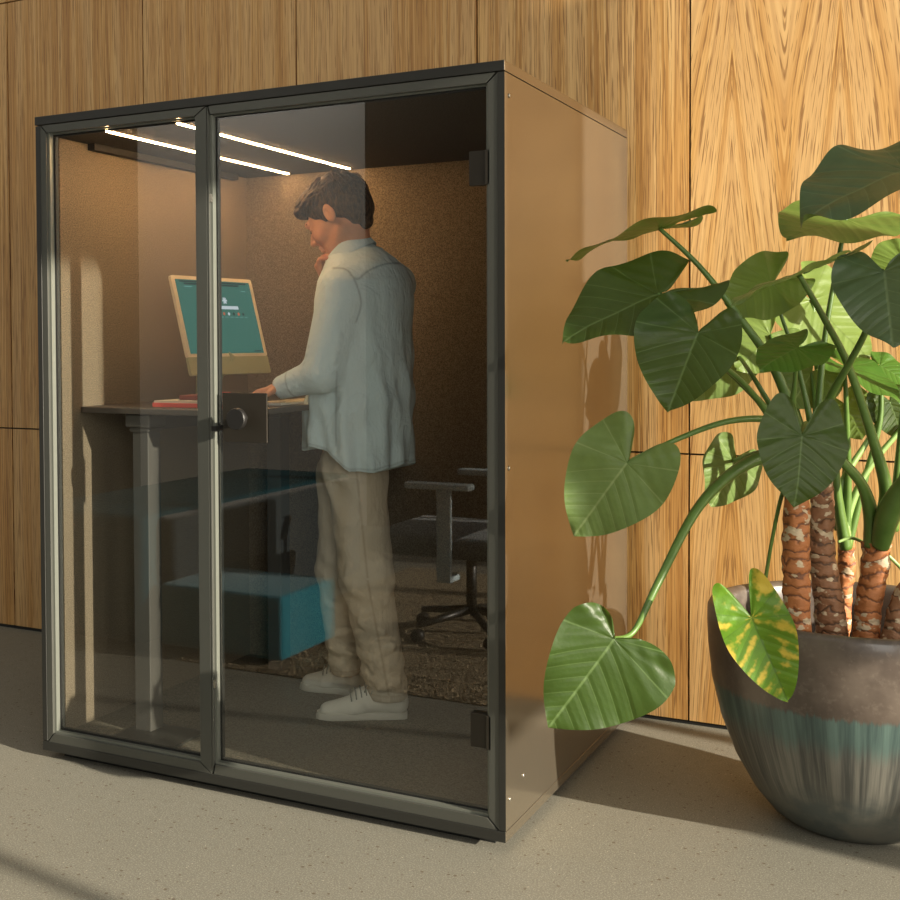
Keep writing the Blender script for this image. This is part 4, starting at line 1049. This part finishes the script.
# left lower
leaf(at(627, 463, 3.12), at(573, 536, 3.12), cv(-.25, .28, .92), 'leaf_pale', w=1.10, droop=.06, fold=.10, wave=.03, seed=18, lobe=1.1, stalk_pts=[at(680, 438, 3.14), at(730, 421, 3.18), at(775, 421, 3.26), at(797, 440, 3.32)], sr=(.006, .007, .008, .010, .016))
leaf(at(734, 461, 3.76), at(714, 508, 3.74), cv(.55, .25, .8), 'leaf_pale', w=1.45, droop=.08, fold=.06, seed=19, lobe=1.0, stalk_pts=[at(760, 452, 3.5), at(790, 452, 3.45)], sr=(.005, .007, .010))
leaf(at(614, 639, 2.92), at(549, 729, 2.90), cv(.10, .30, .95), 'leaf_dark', w=1.15, droop=.06, fold=.08, wave=.025, seed=20, lobe=.42, wl=1.12, wr=.78, stalk_pts=[at(634, 631, 2.965), at(658, 583, 3.0), at(700, 505, 3.12), at(748, 463, 3.22), at(795, 452, 3.32)], sr=(.0055, .007, .010, .013, .017, .020))
leaf(at(752, 618, 2.86), at(789, 703, 2.84), cv(-.15, .10, 1), 'leaf_yel', w=1.0, shape='arrow', droop=.05, fold=.16, wave=.02, seed=23, lobe=.92, stalk_pts=[at(762, 596, 3.1), at(772, 540, 3.3), at(782, 495, 3.38), at(795, 465, 3.36)], sr=(.004, .005, .005, .006, .008))
# thick sheaths on the right hand trunk
def stalk(pts, rad, mat='stalk'):
    P = spline([Vector(p) for p in pts], 8); bm = bmesh.new(); tube(bm, P, lerp_list(rad, len(P)), seg=14, flat=.8); obj('leaf_stalk', bm, M[mat], plant, smooth=True)
stalk([at(872, 545, 3.36), at(871, 515, 3.34), at(862, 485, 3.3), at(843, 462, 3.26), at(822, 440, 3.22)], [.030, .026, .018, .015, .012])
stalk([at(880, 545, 3.33), at(888, 515, 3.28), at(902, 490, 3.22), at(925, 462, 3.15)], [.030, .038, .032, .02])
stalk([at(846, 545, 3.6), at(848, 515, 3.6), at(868, 470, 3.6), at(905, 425, 3.6)], [.024, .016, .012, .009], 'stalk2')
stalk([at(846, 548, 3.58), at(838, 500, 3.56), at(834, 450, 3.54), at(830, 410, 3.5)], [.024, .018, .012, .009])
stalk([at(868, 545, 3.45), at(852, 538, 3.5), at(838, 542, 3.5)], [.005, .005, .004], 'stalk2')
stalk([at(880, 548, 3.42), at(898, 565, 3.42), at(905, 575, 3.4)], [.005, .005, .004], 'stalk2')

#@@LOUNGE
# ------------------------------------------------------------------ lounge opposite the booth (mirrored in its glass)
def rbox(name, x0, x1, y0, y1, z0, z1, r, mat, par):
    bm = B(x0, x1, y0, y1, z0, z1); bmesh.ops.recalc_face_normals(bm, faces=bm.faces)
    bmesh.ops.bevel(bm, geom=bm.edges[:], offset=r, segments=4, affect='EDGES', profile=.6)
    return obj(name, bm, mat, par, smooth=True)
sofa = empty('sofa', (-2.2, -2.2, 0), 'teal fabric lounge sofa mirrored in the booth glass', 'sofa')
rbox('seat', -2.16, -1.50, -1.74, -1.25, .03, .31, .03, M['teal'], sofa)
rbox('backrest', -2.95, -2.20, -3.2, -1.2, .03, .62, .05, M['teal_shaded'], sofa)
rbox('back_cushion', -2.24, -2.10, -2.15, -1.30, .315, .60, .04, M['darkseat'], sofa)  # charcoal cushions paint the shade on the backrest's front face
rbox('back_cushion', -2.24, -2.10, -3.15, -2.10, .04, .60, .04, M['darkseat'], sofa)
bm = B(-2.0, .6, -3.6, -1.16, 0, .004); rug = tag(obj('rug', bm, M['rug']), 'shaggy brown rug mirrored in the booth glass', 'rug')
# tufted pile of the rug, part of the rug
bm = bmesh.new(); rr_ = random.Random(5)
for i in range(15000):
    x = rr_.uniform(-1.99, .59); y = -1.165-abs(rr_.uniform(0, 1))**1.5*1.9; a = rr_.uniform(0, 6.28); h = rr_.uniform(.008, .018); w = .0035
    v = [bm.verts.new((x+math.cos(a)*w, y+math.sin(a)*w, .004)), bm.verts.new((x-math.cos(a)*w, y-math.sin(a)*w, .004)), bm.verts.new((x+rr_.uniform(-.012, .012), y+rr_.uniform(-.012, .012), h))]; bm.faces.new(v)
pile = obj('rug_pile', bm, M['rug'], rug); pile['kind'] = 'stuff'
ch = empty('office_chair', (-.92, -2.1, 0), 'dark office chair with grey T shaped armrest mirrored in the booth glass', 'chair')
rbox('seat', -1.42, -.70, -2.50, -1.86, .40, .50, .04, M['chairseat'], ch)
rbox('backrest', -.72, -.66, -2.42, -1.9, .58, 1.0, .025, M['darkseat'], ch)
for y in (-1.84, -2.46):
    arm = rbox('armrest', -1.19, -.87, y-.035, y+.035, .72, .75, .012, M['chairgrey'], ch)
    bm = B(-1.04, -.97, y-.012, y+.012, .30, .72); box(bm, -1.02, -.97, min(y, -2.15 if y < -2.15 else y-.1), max(y, -2.15-.25 if y < -2.15 else y), .30, .33)
    obj('arm_post', bm, M['chairgrey'], ch, bevel=.005)
obj('gas_column', T_([(-1.0, -2.15, .10), (-1.0, -2.15, .43)], .025), M['shell'], ch, smooth=True)
for k in range(5):
    a = 2*PI*k/5+.9; e = Vector((-1.0+.3*math.cos(a), -2.15+.3*math.sin(a), .075))
    lg = obj('leg', T_([(-1.0, -2.15, .12), e], [.022, .014], seg=8), M['shell'], ch, smooth=True)
    bm = bmesh.new(); lathe(bm, [(0, -.02), (.028, -.02), (.03, 0), (.028, .02), (0, .02)], 16); bmesh.ops.rotate(bm, verts=bm.verts, matrix=Matrix.Rotation(PI/2, 3, 'X')); bmesh.ops.translate(bm, verts=bm.verts, vec=(e.x, e.y, .0302))
    obj('caster', bm, M['black'], ch, smooth=True)

ch.location.z = .012
#@@LIGHT
# ------------------------------------------------------------------ light
sun = bpy.data.lights.new('sun', 'SUN'); sun.energy = 12.0; sun.color = (1, .90, .74); sun.angle = math.radians(.7)
so = bpy.data.objects.new('sun', sun); COL.objects.link(so)
so.rotation_euler = Vector((-1, SLOPE, -DROP)).to_track_quat('-Z', 'Y').to_euler(); so.location = (8, -1, 4)
ar = bpy.data.lights.new('window_sky', 'AREA'); ar.shape = 'RECTANGLE'; ar.size = 4.5; ar.size_y = 3; ar.energy = 130; ar.color = (1, .93, .80)
ao = bpy.data.objects.new('window_sky', ar); COL.objects.link(ao); ao.location = (5.0, -1.6, 2.2); ao.rotation_euler = Vector((-1, .25, -.15)).to_track_quat('-Z', 'Y').to_euler()
fr2 = bpy.data.lights.new('front_fill', 'AREA'); fr2.shape = 'RECTANGLE'; fr2.size = 3; fr2.size_y = 2.5; fr2.energy = 160; fr2.color = (1, .97, .90)  # unseen fill light added to brighten the booth interior from the front
fo = bpy.data.objects.new('front_fill', fr2); COL.objects.link(fo); fo.location = (2.6, -4.9, 2.2); fo.rotation_euler = (Vector((-.9, .6, .9))-fo.location).to_track_quat('-Z', 'Y').to_euler()
ww = bpy.data.lights.new('pale_wall_fill', 'AREA'); ww.shape = 'RECTANGLE'; ww.size = 1.8; ww.size_y = .3; ww.energy = 38; ww.color = (1, .95, .86)  # unseen fill light added to brighten the pale wall for its reflection
wo = bpy.data.objects.new('pale_wall_fill', ww); COL.objects.link(wo); wo.location = (-4.1, -4.2, 4.1); wo.rotation_euler = Vector((0, -.55, -1)).to_track_quat('-Z', 'Y').to_euler()
w = bpy.data.worlds.new('world'); sc.world = w; w.use_nodes = True; bg = w.node_tree.nodes['Background']
bg.inputs[0].default_value = (.95, .92, .82, 1); bg.inputs[1].default_value = .52
sc.view_settings.view_transform = 'Standard'; sc.view_settings.look = 'None'; sc.view_settings.exposure = 0; sc.view_settings.gamma = 1
sc.cycles.use_denoising = True
sc.cycles.max_bounces = 10; sc.cycles.transparent_max_bounces = 12; sc.cycles.sample_clamp_indirect = 6
